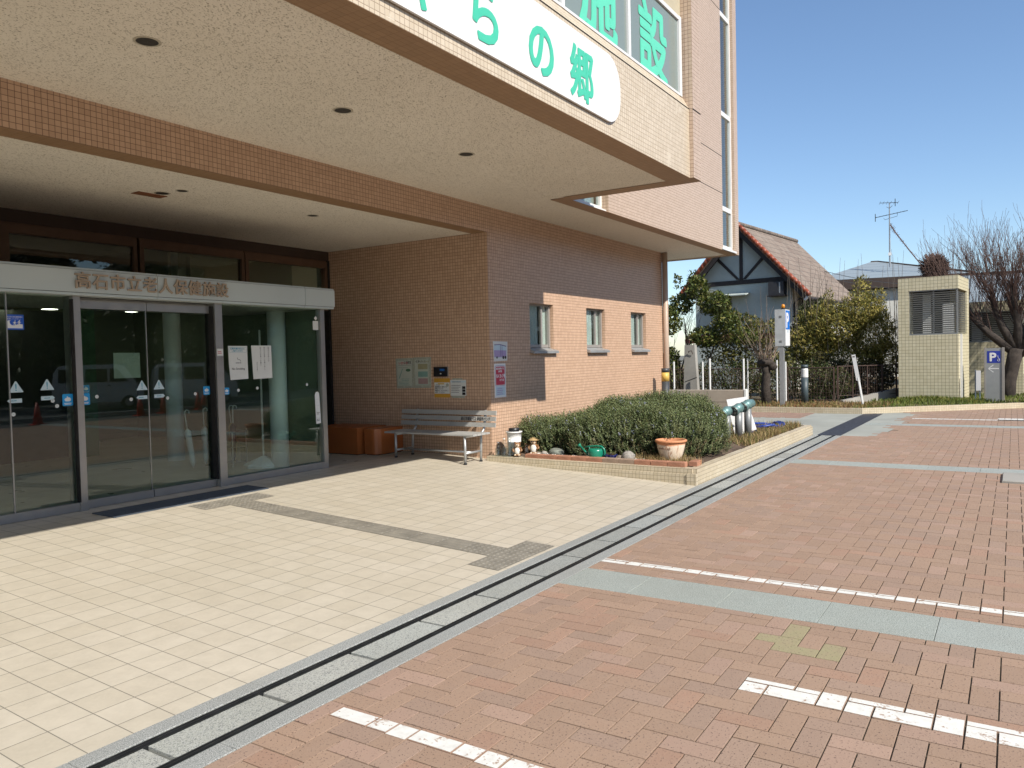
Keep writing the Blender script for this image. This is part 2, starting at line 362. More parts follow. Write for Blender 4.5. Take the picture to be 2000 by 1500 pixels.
def glass_mat(name, tint, boost=1.0, lo=0.0, rough=0.0):
    t = NT(name); fr = t.n('ShaderNodeFresnel'); geo = t.n('ShaderNodeNewGeometry'); t.link(t.math('ADD', 1.5, t.math('MULTIPLY', geo.outputs['Backfacing'], 1/1.5-1.5)), fr.inputs[0])
    k = t.math('ADD', t.math('MULTIPLY', fr.outputs[0], boost), lo, clamp=True)
    tr = t.n('ShaderNodeBsdfTransparent'); tr.inputs[0].default_value = (*tint, 1); g = t.n('ShaderNodeBsdfGlossy'); g.inputs['Roughness'].default_value = rough
    mx = t.n('ShaderNodeMixShader'); t.link(k, mx.inputs[0]); t.link(tr.outputs[0], mx.inputs[1]); t.link(g.outputs[0], mx.inputs[2]); t.link(mx.outputs[0], t.out.inputs[0])
    return t.m
M['glass'] = glass_mat('door_glass', (.88,.95,.91), 1.5, .0)
M['glass_win'] = glass_mat('window_glass', (.88,.92,.91), 1.2)
M['glass_upper'] = glass_mat('upper_glass', (.68,.74,.70), 1.4)
M['glass_clear'] = glass_mat('bottle_plastic', (.93,.96,.96), 1.0, .01, .05)
M['pane_green'] = plain('green_grey_pane', (.235,.285,.26), .18, var=.05, scale=.8)
def rock_tan(): pass
# ================================================================ GROUND
def struct(o): return tag(o, kind='structure')
def porch_z(y): return 0.047*(min(y, 7.55)-3.37) if y > 3.37 else 0.0
b = MB(); b.poly([(-900,-900,-.09),(900,-900,-.09),(900,900,-.09),(-900,900,-.09)])
struct(b.build('ground', plain('far_ground', (.16,.15,.12), .95, var=.25, scale=.05)))
b = MB(); b.poly([(-30,-60,-.05),(60,-60,-.05),(60,-8.0,-.05),(-30,-8.0,-.05)])
struct(b.build('car_park', M['asphalt']))
# --- brick paving, laid as a real 90 degree herringbone
BR = .1215; BANDS = [(4.97, 5.44), (12.03, 12.50), (18.85, 19.32)]
PAINT = [(2.565, 2.672, -9, 2.72, .0), (3.79, 3.96, -9, 1.165, 0), (5.665, 5.762, -9, 2.835, 0), (20.72, 20.92, -9, 2.05, 0), (20.7, 21.35, -9, .32, 0)]
APRON = [(16.28, 3.0), (16.28, 2.35), (17.3, 2.25), (17.6, 2.0), (19.3, 2.15), (20.2, 1.95), (22.2, 2.1), (22.2, 4.35), (16.28, 4.75)]
def in_apron(x, y): return x > 16.28 and y > 2.2+.12*math.sin(x*3.1)+(0.06 if int(x*4) % 2 else -.05)
def brick_cuts(x0, x1, y0, y1):
    xs = [(x0, x1)]
    for a, c in BANDS+[(16.28, 22.3)] if y0 > 2.2 else BANDS:
        nx = []
        for p, q in xs:
            if q <= a or p >= c: nx.append((p, q)); continue
            if p < a: nx.append((p, a))
            if q > c: nx.append((c, q))
        xs = nx
    y1 = min(y1, 2.83)
    return [(p, q, y0, y1) for p, q in xs if q-p > .012 and y1-y0 > .012]
OLIVE = [(4.52, 1.06), (4.53, .82), (4.835, 1.11), (4.66, 1.1)]
bp = MB(); bp.usecol = True; pt = MB()
def add_brick(x0, x1, y0, y1, seed):
    rr = random.Random(seed)
    r = rr.random(); k = rr.uniform(.92, 1.06)
    base = (.29,.198,.14)
    if r < .10: base = (.305,.192,.135)
    elif r < .30: base = (.28,.197,.148)
    elif r < .42: base = (.325,.222,.168)
    for ox, oy in OLIVE:
        if x0-.005 <= ox <= x1+.005 and y0-.005 <= oy <= y1+.005: base = (.27,.245,.14); k = 1
    g = .0034; dz = rr.uniform(-.0012, .0012)
    for p, q, u, v in brick_cuts(x0, x1, y0, y1):
        if in_apron((p+q)/2, (u+v)/2): continue
        bp.col = tuple(c*k for c in base)
        bp.bbox(p+g, q-g, u+g, v-g, -.02, dz, .0011)
        for a, c, d, e, _ in PAINT:
            A, C, D, E = max(p+g+.002, a), min(q-g-.002, c), max(u+g+.002, d), min(v-g-.002, e)
            if C-A > .004 and E-D > .004:
                w = .004
                pt.poly([(A+rr.uniform(0, w)*(A > p+g+.003), D, dz+.0015), (C-rr.uniform(0, w)*(C < q-g-.003), D, dz+.0015), (C-rr.uniform(0, w)*(C < q-g-.003), E, dz+.0015), (A+rr.uniform(0, w)*(A > p+g+.003), E, dz+.0015)])
X0b, Y0b = -2.043, -8.078
nx, ny = int((27.5-X0b)/BR), int((2.9-Y0b)/BR)+1
for j in range(ny):
    for i in range(nx):
        x, y = X0b+i*BR, Y0b+j*BR
        if x > 22.5 and y > 3.2-(x-22)*1.15+.8: continue
        d = (i-j) % 4
        if d == 0: add_brick(x, x+2*BR, y, y+BR, i*7919+j)
        elif d == 3: add_brick(x, x+BR, y, y+2*BR, i*7919+j)
struct(bp.build('brick_paving', M['brick']))
struct(pt.build('parking_lines', M['paint']))
b = MB(); b.poly([(-3,-8.2,-.007),(28,-8.2,-.007),(28,2.86,-.007),(-3,2.86,-.007)])
struct(b.build('paving_bed', M['joint']))
# brick patch beyond the apron
bp = MB(); bp.usecol = True
for j in range(18):
    for i in range(14):
        x, y = 20.25+i*BR, 4.5+j*BR
        if (i-j) % 4 in (0, 3):
            k = random.uniform(.85, 1.1); bp.col = (.27*k,.175*k,.133*k)
            if (i-j) % 4 == 0: bp.bbox(x+.003, x+2*BR-.003, y+.003, y+BR-.003, -.02, .004, .004)
            else: bp.bbox(x+.003, x+BR-.003, y+.003, y+2*BR-.003, -.02, .004, .004)
struct(bp.build('brick_patch', M['brick']))
b = MB(); b.poly([(16.28,2.2,-.0035),(22.6,1.9,-.0035),(22.6,12,-.0035),(16.28,12,-.0035)]); struct(b.build('apron', M['apron']))
# --- granite bands across the bricks
b = MB(); b.usecol = True
for a, c in BANDS:
    y = 2.83; e = 2.285
    while y > -8:
        k = random.uniform(.93, 1.06); b.col = (k, k, k*random.uniform(.97, 1.01))
        b.bbox(a+.002, c-.002, e+.0015, y-.0015, -.03, .0005, .002); y, e = e, e-.632
struct(b.build('granite_bands', M['granite_green']))
# --- drainage channel along the porch
b = MB(); b.usecol = True
x = -3.0
while x < 16.2:                                     # inner and outer kerb stones
    k = random.uniform(.92, 1.08); b.col = (k, k, k)
    b.bbox(x+.0015, min(x+.94, 16.28)-.0015, 3.268, 3.37, -.08, .0, .002)
    k = random.uniform(.9, 1.05); b.col = (k, k, k)
    b.bbox(x+.4415, min(x+1.3, 16.28)-.0015 if x+1.3 > 16.2 else x+1.3785, 2.837, 2.948, -.08, .0, .002); x += .94
x = -3.055
while x < 16.15:                                    # lids
    k = random.uniform(.84, 1.32); t = random.uniform(.96, 1.03); b.col = (k*t, k, k*random.uniform(.92, 1.0))
    b.bbox(x+.013, min(x+.626, 16.28)-.013, 3.006, 3.207, -.08, -.004, .002); x += .626
struct(b.build('drain_channel', M['granite']))
b = MB(); b.box(-3, 16.28, 2.94, 3.275, -.14, -.045); struct(b.build('channel_bed', M['slot']))
b = MB()
for y0 in (2.950, 2.9755, 3.209, 3.2345, 3.254):
    b.box(-3, 16.28, y0, y0+(.008 if y0 < 3.24 else .006), -.05, -.003)
b.box(-3, 16.28, 2.994, 3.002, -.05, -.002)
x = -3.055
while x < 16.2: b.box(x-.004, x+.004, 3.003, 3.208, -.06, -.022); x += .626
struct(b.build('channel_rails', M['steel_dark']))
b = MB(); b.box(16.28, 22.2, 2.86, 3.30, -.02, .001); struct(b.build('channel_cover', M['plate']))
# --- porch floor, rising to the doors
b = MB()
for x0, x1 in ((-9.0, 9.55),):
    b.poly([(x0,3.37,0),(x1,3.37,0),(x1,7.55,porch_z(7.55)),(x0,7.55,porch_z(7.55))])
    b.poly([(x0,7.55,porch_z(7.55)),(9.68,7.55,porch_z(7.55)),(9.68,9.9,porch_z(7.55)),(x0,9.9,porch_z(7.55))])
    b.poly([(x1,3.37,0),(x1,3.37,-.1),(x0,3.37,-.1),(x0,3.37,0)])
    b.poly([(9.55,6.55,porch_z(6.55)),(9.68,6.55,porch_z(6.55)),(9.68,7.55,porch_z(7.55)),(9.55,7.55,porch_z(7.55))])
struct(b.build('porch_floor', M['floor_tile']))
# --- tactile paving: real bars and studs
b = MB()
def tz(y): return porch_z(y)+.003
def tactile(x, y, kind, s=.298):
    q = [(x,y),(x+s,y),(x+s,y+s),(x,y+s)]; i = [(a, c, tz(c)) for a, c in q]
    b.poly(i)
    if kind == 'bar':
        for k in range(4):
            a = x+.028+k*.068; c0, c1 = y+.012, y+s-.012
            p = [(a,c0,tz(c0)),(a+.036,c0,tz(c0)),(a+.036,c1,tz(c1)),(a,c1,tz(c1))]; t = [(px+(.006 if n in (0,3) else -.006), py+(.006 if n < 2 else -.006), pz+.005) for n, (px,py,pz) in enumerate(p)]
            n0 = b.V(*p, *t)
            for f in ((4,5,6,7),(0,1,5,4),(1,2,6,5),(2,3,7,6),(3,0,4,7)): b.face([n0+v for v in f])
    else:
        for u in range(5):
            for w in range(5):
                cx, cy = x+.030+u*.0595, y+.030+w*.0595; z = tz(cy)
                r0 = b.V(*[(cx+.018*math.cos(h*math.pi/4), cy+.018*math.sin(h*math.pi/4), z) for h in range(8)]); r1 = b.V(*[(cx+.012*math.cos(h*math.pi/4), cy+.012*math.sin(h*math.pi/4), z+.005) for h in range(8)])
                for h in range(8): b.face((r0+h, r0+(h+1) % 8, r1+(h+1) % 8, r1+h))
                b.face([r1+h for h in range(8)])
for k in range(3): tactile(5.03+k*.3, 3.40, 'dot'); tactile(5.03+k*.3, 7.02, 'dot')
tactile(5.33, 3.70, 'dot')
for k in range(8): tactile(5.33, 4.0+k*.3, 'bar')
tactile(5.33, 6.4, 'dot'); tactile(5.33, 6.705, 'dot')
struct(b.build('tactile_paving', M['tactile']))
# door mat
b = MB(); b.prism([(4.28,7.41,porch_z(7.41)+.002),(6.17,7.41,porch_z(7.41)+.002),(6.17,7.80,porch_z(7.8)+.004),(4.28,7.80,porch_z(7.8)+.004)], (0,0,.009))
tag(b.build('door_mat', M['mat']), 'long blue grey mat on the tiles before the sliding glass doors', 'door mat')
# --- kerb and lawn on the far side
KP = [(22.0, 14.0), (22.0, 3.33), (25.05, -.22), (36.0, -13.0)]
def offs(p, q, d):
    v = Vector((q[0]-p[0], q[1]-p[1])).normalized(); return Vector((-v.y, v.x))*d
o1 = offs(KP[0], KP[1], .13); o2 = offs(KP[1], KP[2], .13)
inner = [(KP[0][0]+.13, KP[0][1]), (KP[1][0]+.13, KP[1][1]+.055), (KP[2][0]+o2.x, KP[2][1]+o2.y), (KP[3][0]+o2.x, KP[3][1]+o2.y)]
for k in range(3):
    b = MB(); p, q, r, s = KP[k], KP[k+1], inner[k+1], inner[k]
    u = Vector((q[0]-p[0], q[1]-p[1])); L = u.length; ang = math.atan2(u.y, u.x)
    loc = [Matrix.Rotation(-ang, 2) @ Vector((a[0]-p[0], a[1]-p[1])) for a in (p, q, r, s)]
    b.prism([(a.x, a.y, -.05) for a in loc], (0, 0, .195))
    o = b.build('kerb', M['tile_yellow']); o.location = (p[0], p[1], 0); o.rotation_euler.z = ang; struct(o)
b = MB()
b.poly([(22.12,14,.105),(22.12,3.36,.105),(25.15,-.15,.105),(36.1,-12.9,.105),(80,-40,.1),(120,60,.1),(22.12,60,.1)])
struct(b.build('lawn_soil', plain('dry_lawn_soil', (.20,.155,.085), 1, var=.35, scale=2.2, bump=.02)))
def mound(x, y): return .10*math.exp(-((x-25.6)**2/.5+(y-2.0)**2/1.2))
b = MB(); n0 = 14
for i in range(n0):
    for j in range(n0):
        def P(a, c): x, y = 24.7+a*2.0/n0, .4+c*2.6/n0; return (x, y, .106+mound(x, y)-(.02 if a in (0, n0) or c in (0, n0) else 0))
        b.poly([P(i,j),P(i+1,j),P(i+1,j+1),P(i,j+1)])
struct(b.build('lawn_mound', plain('green_lawn_soil', (.14,.13,.06), 1, var=.35, scale=3, bump=.02), smooth=True))
def blades(bm, n, px, hz, cols, w=.006, lean=.5):
    for _ in range(n):
        x, y, z = px(); h = random.uniform(*hz); a = random.uniform(0, 6.283); l = random.uniform(.05, lean)*h
        dx, dy = math.cos(a), math.sin(a); k = random.uniform(.7, 1.2); c = random.choice(cols); bm.col = tuple(v*k for v in c)
        i = bm.V((x-dy*w, y+dx*w, z-.01), (x+dy*w, y-dx*w, z-.01), (x+dx*l*.4+dy*w*.7, y+dy*l*.4-dx*w*.7, z+h*.6), (x+dx*l*.4-dy*w*.7, y+dy*l*.4+dx*w*.7, z+h*.6), (x+dx*l, y+dy*l, z+h))
        bm.face((i, i+1, i+2, i+3)); bm.face((i+3, i+2, i+4))
GREEN = [(.11,.16,.025), (.15,.19,.03), (.17,.18,.05), (.09,.13,.03)]; DRY = [(.36,.26,.12), (.30,.20,.09), (.24,.17,.07), (.18,.17,.05)]
b = MB(); b.usecol = True
def lawn_pt():
    while True:
        x = random.uniform(22.2, 33); y = random.uniform(-4, 3.6)
        if (x-22)*3.55+(y-3.33)*2.95 > .5: return (x, y, .105+mound(x, y))
blades(b, 9000, lawn_pt, (.04, .11), GREEN, .012)
def mound_pt():
    x, y = random.gauss(25.35, .35), random.uniform(.7, 2.9)
    return (x, y, .105+mound(x, y))
blades(b, 2500, mound_pt, (.05, .13), GREEN+[(.25,.22,.05)], .009)
tag(b.build('grass', M['grassblade']), 'green lawn grass around the tiled hut behind the kerb', 'grass', kind='stuff')
b = MB(); b.usecol = True
def dry_pt():
    x = random.uniform(22.15, 24.6); y = random.uniform(2.9, 8.5)
    return (x+max(0, (3.4-y))*.9, y, .105)
blades(b, 4200, dry_pt, (.04, .13), DRY+[(.15,.16,.04), (.26,.10,.05)], .010, .9)
tag(b.build('dry_grass', M['grassblade']), 'dry brown grass strip below the rusty fence', 'grass', kind='stuff')
b = MB(); b.usecol = True
blades(b, 90, lambda: (1.13+random.gauss(0, .035), 2.95+random.gauss(0, .012), -.01), (.02, .05), [(.25,.28,.04), (.16,.22,.03)], .003, .9)
tag(b.build('weed', M['grassblade']), 'small yellow green weed growing in the drain slot', 'weed')
b = MB(); b.bbox(11.2, 11.95, -.75, .13, -.02, .03, .008)
tag(b.build('inspection_cover', M['concrete']), 'pale concrete cover slab set in the bricks at the right edge', 'cover')
# ================================================================ CARE FACILITY BUILDING
ZC, YF, XC, YB, ZI = 3.92, 6.60, 9.68, 9.90, 3.555
bld = thing('care_facility', 'large salmon tiled care facility with deep entrance canopy and glass doors', 'building', (0, 0, 0))
WIN = [(10.85, 11.62), (12.85, 13.62), (14.83, 15.60)]; WZ0, WZ1 = 1.75, 2.55
b = MB()                                             # ground floor walls
xs = [XC]+[v for w in WIN for v in w]+[16.56]
for k in range(0, len(xs), 2): b.box(xs[k], xs[k+1], YF, 6.9, -.1, ZC+.05)
for a, c in WIN: b.box(a, c, YF, 6.9, -.1, WZ0); b.box(a, c, YF, 6.9, WZ1, ZC+.05)
b.box(XC, XC+.3, 6.9, 16, -.1, ZC+.05)
b.box(16.26, 16.56, 6.9, 16, -.1, ZC+.05)
b.box(-9, XC, YF, 6.86, ZI-.005, ZC+.05)             # beam in the same plane
b.build('ground_floor_wall', M['tile'], bld)
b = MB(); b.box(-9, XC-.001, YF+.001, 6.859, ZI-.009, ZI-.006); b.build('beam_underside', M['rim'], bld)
b = MB(); b.box(-9, 9.85, 3.80, YF, ZC+.008, ZC+.06); b.box(9.85, 18.1, 5.60, YF, ZC+.008, ZC+.06); b.box(16.56, 18.1, YF, 13, ZC+.008, ZC+.06)
b.build('canopy_ceiling', M['ceiling'], bld)
b = MB(); b.box(-9, XC, 6.86, YB, ZI, ZI+.06); b.build('porch_ceiling', M['ceiling'], bld)
b = MB(); b.box(-9, 9.8, 3.50, 3.82, ZC+.004, 4.80)
b.prism([(-9,3.5,4.803),(9.8,3.5,4.803),(9.8,3.585,4.955),(-9,3.585,4.955)], (0,.15,0))
b.build('canopy_fascia', M['tile_beige'], bld)
b = MB(); b.box(-9, 9.8, 3.495, 3.500, 4.795, 4.803); b.build('fascia_joint', M['darkgap'], bld)
b = MB(); b.box(-9, 9.8, 3.502, 3.82, ZC, ZC+.003); b.box(9.801, 10.08, 3.455, 5.36, ZC, ZC+.003); b.box(9.86, 18.2, 5.361, 5.60, ZC, ZC+.003); b.box(18.1, 18.2, 5.6, 13, ZC, ZC+.06)
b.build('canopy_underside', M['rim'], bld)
b = MB(); b.box(9.8, 10.08, 3.45, 3.95, ZC+.004, 11.5); b.box(9.86, 10.08, 3.95, 5.50, ZC+.004, 11.5); b.box(11.27, 17.03, 5.36, 5.60, ZC+.004, 12); b.box(17.93, 18.2, 5.36, 5.75, ZC+.004, 12)
b.box(10.08, 11.27, 5.36, 5.60, 4.9, 12); b.box(17.03, 17.93, 5.36, 5.6, 11.4, 12)
b.box(17.95, 18.2, 5.75, 13, ZC+.004, 12)
b.build('upper_wall', M['tile_box'], bld)
b = MB(); b.box(9.795, 10.085, 3.446, 3.449, 4.785, 4.797)   # expansion joints
for z in (5.15, 5.95, 9.1): b.box(10.08 if z > 5 else 10.1, 17.03, 5.357, 5.3595, z, z+.012)
b.build('expansion_joint', M['darkgap'], bld)
b = MB(); b.box(-9, 17.7, 5.65, 15.9, 4.08, 4.3); b.box(-9, 9.85, 3.83, 15.9, 4.0, 4.3); b.box(-9, 17.7, 15.9, 16.2, -.1, 11.5); b.box(-9.2, -9, 3.9, 16, -.1, 11.5); b.box(-9, 17.7, 4.3, 16, 11.3, 11.5)
b.box(-9, 9.80, 3.60, 3.95, 5.965, 11.5)
b.build('upper_structure', plain('cream_render', (.50,.44,.31), .8, var=.05), bld)
# canopy strip window with its letters
MULL = [9.72, 8.15, 6.62, 5.09, 3.56, 2.03]
for k in range(5):
    x1, x0 = MULL[k], MULL[k+1]
    f = MB(); f.box(x0-.03, x0+.03, 3.575, 3.64, 4.957, 5.96)
    if k == 0: f.box(x1-.035, x1+.045, 3.572, 3.66, 4.957, 5.96)
    f.box(x0+.03, x1-.035, 3.577, 3.64, 4.957, 4.985); f.box(x0+.03, x1-.035, 3.577, 3.64, 5.91, 5.96)
    w = f.build('window', M['alu_white'], bld)
    p = MB(); p.box(x0+.03, x1-.035, 3.60, 3.606, 4.985, 5.91); p.build('pane', M['pane_green'], w)
text('設', .90, (8.43, 3.597, 5.035), '-Y', M['signgreen2'], bld, bold=.026, depth=.001)
text('施', .90, (6.98, 3.597, 5.035), '-Y', M['signgreen2'], bld, bold=.026, depth=.001)
text('健', .86, (5.27, 3.597, 5.06), '-Y', M['signgreen2'], bld, bold=.026, depth=.001)
# narrow window strip at the far corner
zs = [3.96, 4.83, 6.92, 9.1, 11.4]
for k in range(4):
    f = MB(); z0, z1 = zs[k], zs[k+1]
    f.box(17.03, 17.93, 5.43, 5.49, z0, z0+.1); f.box(17.87, 17.93, 5.425, 5.49, z0+.1, z1); f.box(17.03, 17.06, 5.425, 5.49, z0+.1, z1)
    if k == 0: f.box(16.93, 17.925, 5.33, 5.43, z0-.03, z0+.012)
    w = f.build('window', M['alu_white'], bld)
    p = MB(); p.box(17.06, 17.87, 5.46, 5.466, z0+.1, z1); p.build('pane', M['glass_win'], w)
    c = MB(); c.box(17.55, 17.8, 5.62, 5.63, z0+.1, z1); c.build('curtain', M['curtain'], w)
b = MB(); b.box(16.5, 17.94, 5.9, 5.95, 3.95, 11.4); b.build('room_wall', M['curtain'], bld)
# recessed window peeping out under the canopy
f = MB(); f.box(10.1, 11.27, 5.48, 5.54, 3.95, 4.02); f.box(11.21, 11.27, 5.475, 5.54, 4.02, 4.9); f.box(10.1, 11.27, 5.40, 5.475, 3.925, 3.96)
w = f.build('window', M['alu_white'], bld); p = MB(); p.box(10.1, 11.21, 5.51, 5.516, 4.02, 4.9); p.build('pane', M['glass_win'], w)
c = MB(); c.box(10.1, 11.25, 5.60, 5.63, 3.95, 4.9); c.build('blind', M['blind'], w)
# three small windows
for a, c in WIN:
    f = MB(); y = 6.70
    f.box(a, a+.03, y-.02, y+.04, WZ0+.08, WZ1); f.box(c-.05, c, y-.035, y+.04, WZ0+.08, WZ1); f.box(a+.03, c-.05, y-.02, y+.04, WZ0+.08, WZ0+.13); f.box(a+.03, c-.05, y-.02, y+.04, WZ1-.03, WZ1)
    f.box(c-.27, c-.225, y-.015, y+.035, WZ0+.13, WZ1-.03)
    w = f.build('window', M['alu_dull'], bld)
    p = MB(); p.box(a+.03, c-.05, y, y+.006, WZ0+.13, WZ1-.03); p.build('pane', M['glass_win'], w)
    s = MB(); s.prism([(a+.002,6.53,WZ0-.02),(a+.002,y,WZ0+.002),(a+.002,y,WZ0+.08),(a+.002,6.53,WZ0+.02)], (c-a+.055,0,0)); s.build('sill', M['galv'], w)
    q = MB()
    def drape(x0, x1, n, yy, d):
        dx = (x1-x0)/n
        for k in range(n): q.poly([(x0+k*dx,yy+d*(k % 2),WZ0+.1),(x0+(k+1)*dx,yy+d*((k+1) % 2),WZ0+.1),(x0+(k+1)*dx,yy+d*((k+1) % 2),WZ1-.02),(x0+k*dx,yy+d*(k % 2),WZ1-.02)])
    drape(a+.03, c-.33, 9, y+.012, .010); drape(c-.20, c-.05, 5, y+.02, .016)
    q.build('curtain', M['curtain'], w)
b = MB(); b.box(10.0, 16.2, 8.2, 8.25, .2, 3.9); b.build('room_wall', M['blind'], bld)
b = MB(); b.tube([(16.57,6.535,-.02),(16.57,6.535,ZC+.01)], .062, 16); b.build('downpipe', M['copper'], bld, True)
# ---- entrance: header, upper windows, lobby
b = MB(); b.box(-9, XC, YB, YB+.15, 3.40, ZI+.02)
b.build('window_header', M['browndark'], bld)
FX = [(2.95, 4.53), (4.53, 6.18), (6.22, 7.92), (7.94, 9.63)]
for k, (a, c) in enumerate(FX):
    f = MB(); f.box(a, a+.06, YB-.01, YB+.09, 2.55, 3.38); f.box(c-.05, c, YB-.01, YB+.09, 2.55, 3.38); f.box(a+.06, c-.05, YB-.01, YB+.09, 3.27, 3.38)
    f.box(a, c, YB+.01, YB+.09, 3.38, 3.40)
    w = f.build('window', M['brown'], bld)
    p = MB(); p.box(a+.06, c-.05, YB+.03, YB+.036, 2.55, 3.27); p.build('pane', M['glass_upper'] if k < 3 else M['glass_win'], w)
b = MB(); b.box(9.63, 9.68, YB-.02, YB+.1, .2, 3.40); b.build('corner_trim', M['darkgap'], bld)
b = MB(); b.poly([(-9,8.16,.199),(9.68,8.16,.199),(9.68,15.9,.199),(-9,15.9,.199)]); b.build('lobby_floor', M['interior_floor'], bld)
b = MB(); b.box(-9, 9.6, 15.5, 15.6, .2, 3.5); b.box(7.73, 7.76, 8.2, 9.9, .2, 2.4)
b.box(9.55, 9.67, 10.05, 15.5, .2, 3.5); b.box(-9, -8.9, 8.2, 15.5, .2, 3.5)
b.build('lobby_wall', M['interior_wall'], bld)
b = MB(); b.box(-9, 9.6, 10.1, 15.5, 3.42, 3.5); b.box(-9, 6.9, 10.3, 15.4, 2.75, 2.82); b.box(6.9, 6.95, 10.3, 15.4, 2.75, 3.42); b.box(7.9, 9.55, 11.2, 11.3, 2.9, 3.42); b.box(9.0, 9.55, 10.06, 11.2, 2.0, 3.42); b.build('lobby_ceiling', M['interior_cream'], bld)
b = MB(); b.box(-9, 7.72, 8.2, 9.88, 2.40, 2.55); b.build('vestibule_roof', M['alu_dull'], bld)
b = MB(); b.box(-3, 5.2, 12.5, 12.6, .2, 2.2); b.box(5.6, 7.2, 13.2, 13.3, .2, 2.6); b.build('lobby_partition', plain('dark_partition', (.045,.05,.04), .6), bld)
b = MB()
for z in (.9, 1.3, 1.7): b.box(-2, 5.0, 12.42, 12.499, z, z+.02)
b.box(6.95, 7.25, 12.9, 13.1, .2, 3.4); b.build('lobby_shelf', plain('green_shelf', (.10,.21,.11), .6), bld)
for x, y, zt in ((7.55, 8.80, 2.402), (7.36, 10.95, 3.45)):
    c = MB(); c.tube([(x,y,.2),(x,y,zt)], .125, 24); c.build('lobby_column', M['col_white'], bld, True)
# ---- glass front
YG = 8.1
def rail(x0, x1, name='frame', parent=None, yo=0.0):
    f = MB(); f.box(x0, x1, YG-.03+yo, YG+.05+yo, .2, .285); f.build(name, M['alu'], parent); return f
ent = bld
def glazing(x0, x1, yo, z0, name, seam=None, bottom=.285):
    f = MB(); f.box(x0, x1, YG-.03+yo, YG+.05+yo, .2, bottom)
    d = f.build(name, M['alu'], ent)
    if name == 'sliding_door': f = MB(); f.box(x0, x1, YG-.015+yo, YG+.035+yo, 2.285, 2.375); f.build('top_rail', M['alu'], d)
    g = MB(); g.box(x0, x1, YG+yo+.004, YG+yo+.014, bottom, 2.285 if name == 'sliding_door' else 2.42); g.build('pane', M['glass'], d)
    return d
gl = glazing(-2.0, 4.31, 0, .2, 'fixed_window')
s = MB(); s.box(3.70, 3.712, YG+.001, YG+.018, .285, 2.42); s.build('glass_seam', M['alu'], gl)
dl = glazing(4.39, 5.166, .055, .2, 'sliding_door'); dr = glazing(5.174, 5.985, .055, .2, 'sliding_door')
s = MB(); s.box(5.164, 5.1745, YG+.06, YG+.075, .29, 2.285); s.build('door_edge', M['alu'], dr)
gr = glazing(6.095, 7.70, 0, .2, 'fixed_window')
for x0, x1, y0, y1, g0, g1, h0, h1 in ((4.31, 4.385, YG-.05, YG+.14, 4.30, 4.315, YG-.052, YG), (5.99, 6.09, YG-.05, YG+.14, 5.972, 5.989, YG-.02, YG+.12), (7.70, 7.775, YG-.03, YG+.06, 0, 0, 0, 0)):
    b = MB(); b.box(x0, x1, y0, y1, .195, 2.42); dp = b.build('door_post', M['alu'], bld)
    if g1: b = MB(); b.box(g0, g1, h0, h1, .29, 2.37); b.build('shadow_gap', M['darkgap'], dp)
b = MB(); b.box(4.385, 5.99, YG+.10, YG+.16, 2.375, 2.42); b.build('door_header', M['alu'], bld)
b = MB(); b.box(7.776, 7.80, YG, YB, .2, 2.55); b.build('vestibule_side', M['alu_dull'], bld)
# sign band over the doors
sb = thing('entrance_sign', 'long light grey sign band over the glass doors with ten raised characters', 'sign', (5.0, 8.0, 2.41))
def loc(o): o.location = -Vector(o.parent.location); return o
for x0, x1 in ((-2, 1.9), (1.906, 5.197), (5.203, 7.337), (7.343, 7.875)):
    b = MB(); b.box(x0, x1, 7.96, 8.2, 2.435, 2.66); b.box(x0, x1, 7.975, 8.2, 2.665, 2.683); b.box(x0, x1, 7.98, 8.2, 2.405, 2.43)
    loc(b.build('panel', M['sign_grey'], sb))
b = MB(); b.box(-2, 7.87, 7.985, 8.19, 2.43, 2.665); loc(b.build('backing', M['darkgap'], sb))
for k, ch in enumerate('高石市立老人保健施設'):
    loc(text(ch, .178, (4.275+k*.1845, 7.942, 2.488), '-Y', M['letter_beige'], sb, depth=.016, bold=.0025))
# name board on the canopy
nb = thing('name_board', 'long white name board with rounded end and green characters on the canopy front', 'sign', (4.0, 3.5, 4.06))
b = MB(); r = .29; pts = [(-6, 3.493, 4.055), (7.64-r, 3.493, 4.055)]
for k in range(1, 13): a = -math.pi/2+k*math.pi/2/12; pts.append((7.64-r+r*math.cos(a), 3.493, 4.055+r+r*math.sin(a)))
for k in range(0, 13): a = k*math.pi/2/12; pts.append((7.64-r+r*math.cos(a), 3.493, 4.735-r+r*math.sin(a)))
pts.append((-6, 3.493, 4.735))
b.prism(pts[::-1], (0, -.022, 0)); loc(b.build('board', M['signwhite'], nb))
for ch, x in (('郷', 6.52), ('の', 5.76), ('ら', 4.89), ('ゃ', 4.13), ('き', 3.3)):
    loc(text(ch, .53, (x, 3.469, 4.155), '-Y', M['signgreen'], nb, depth=.001, bold=.014, sx=.93))
for x in (5.19, 3.0): b = MB(); b.box(x, x+.006, 3.4690, 3.4705, 4.06, 4.73); loc(b.build('board_seam', M['paper'], nb))
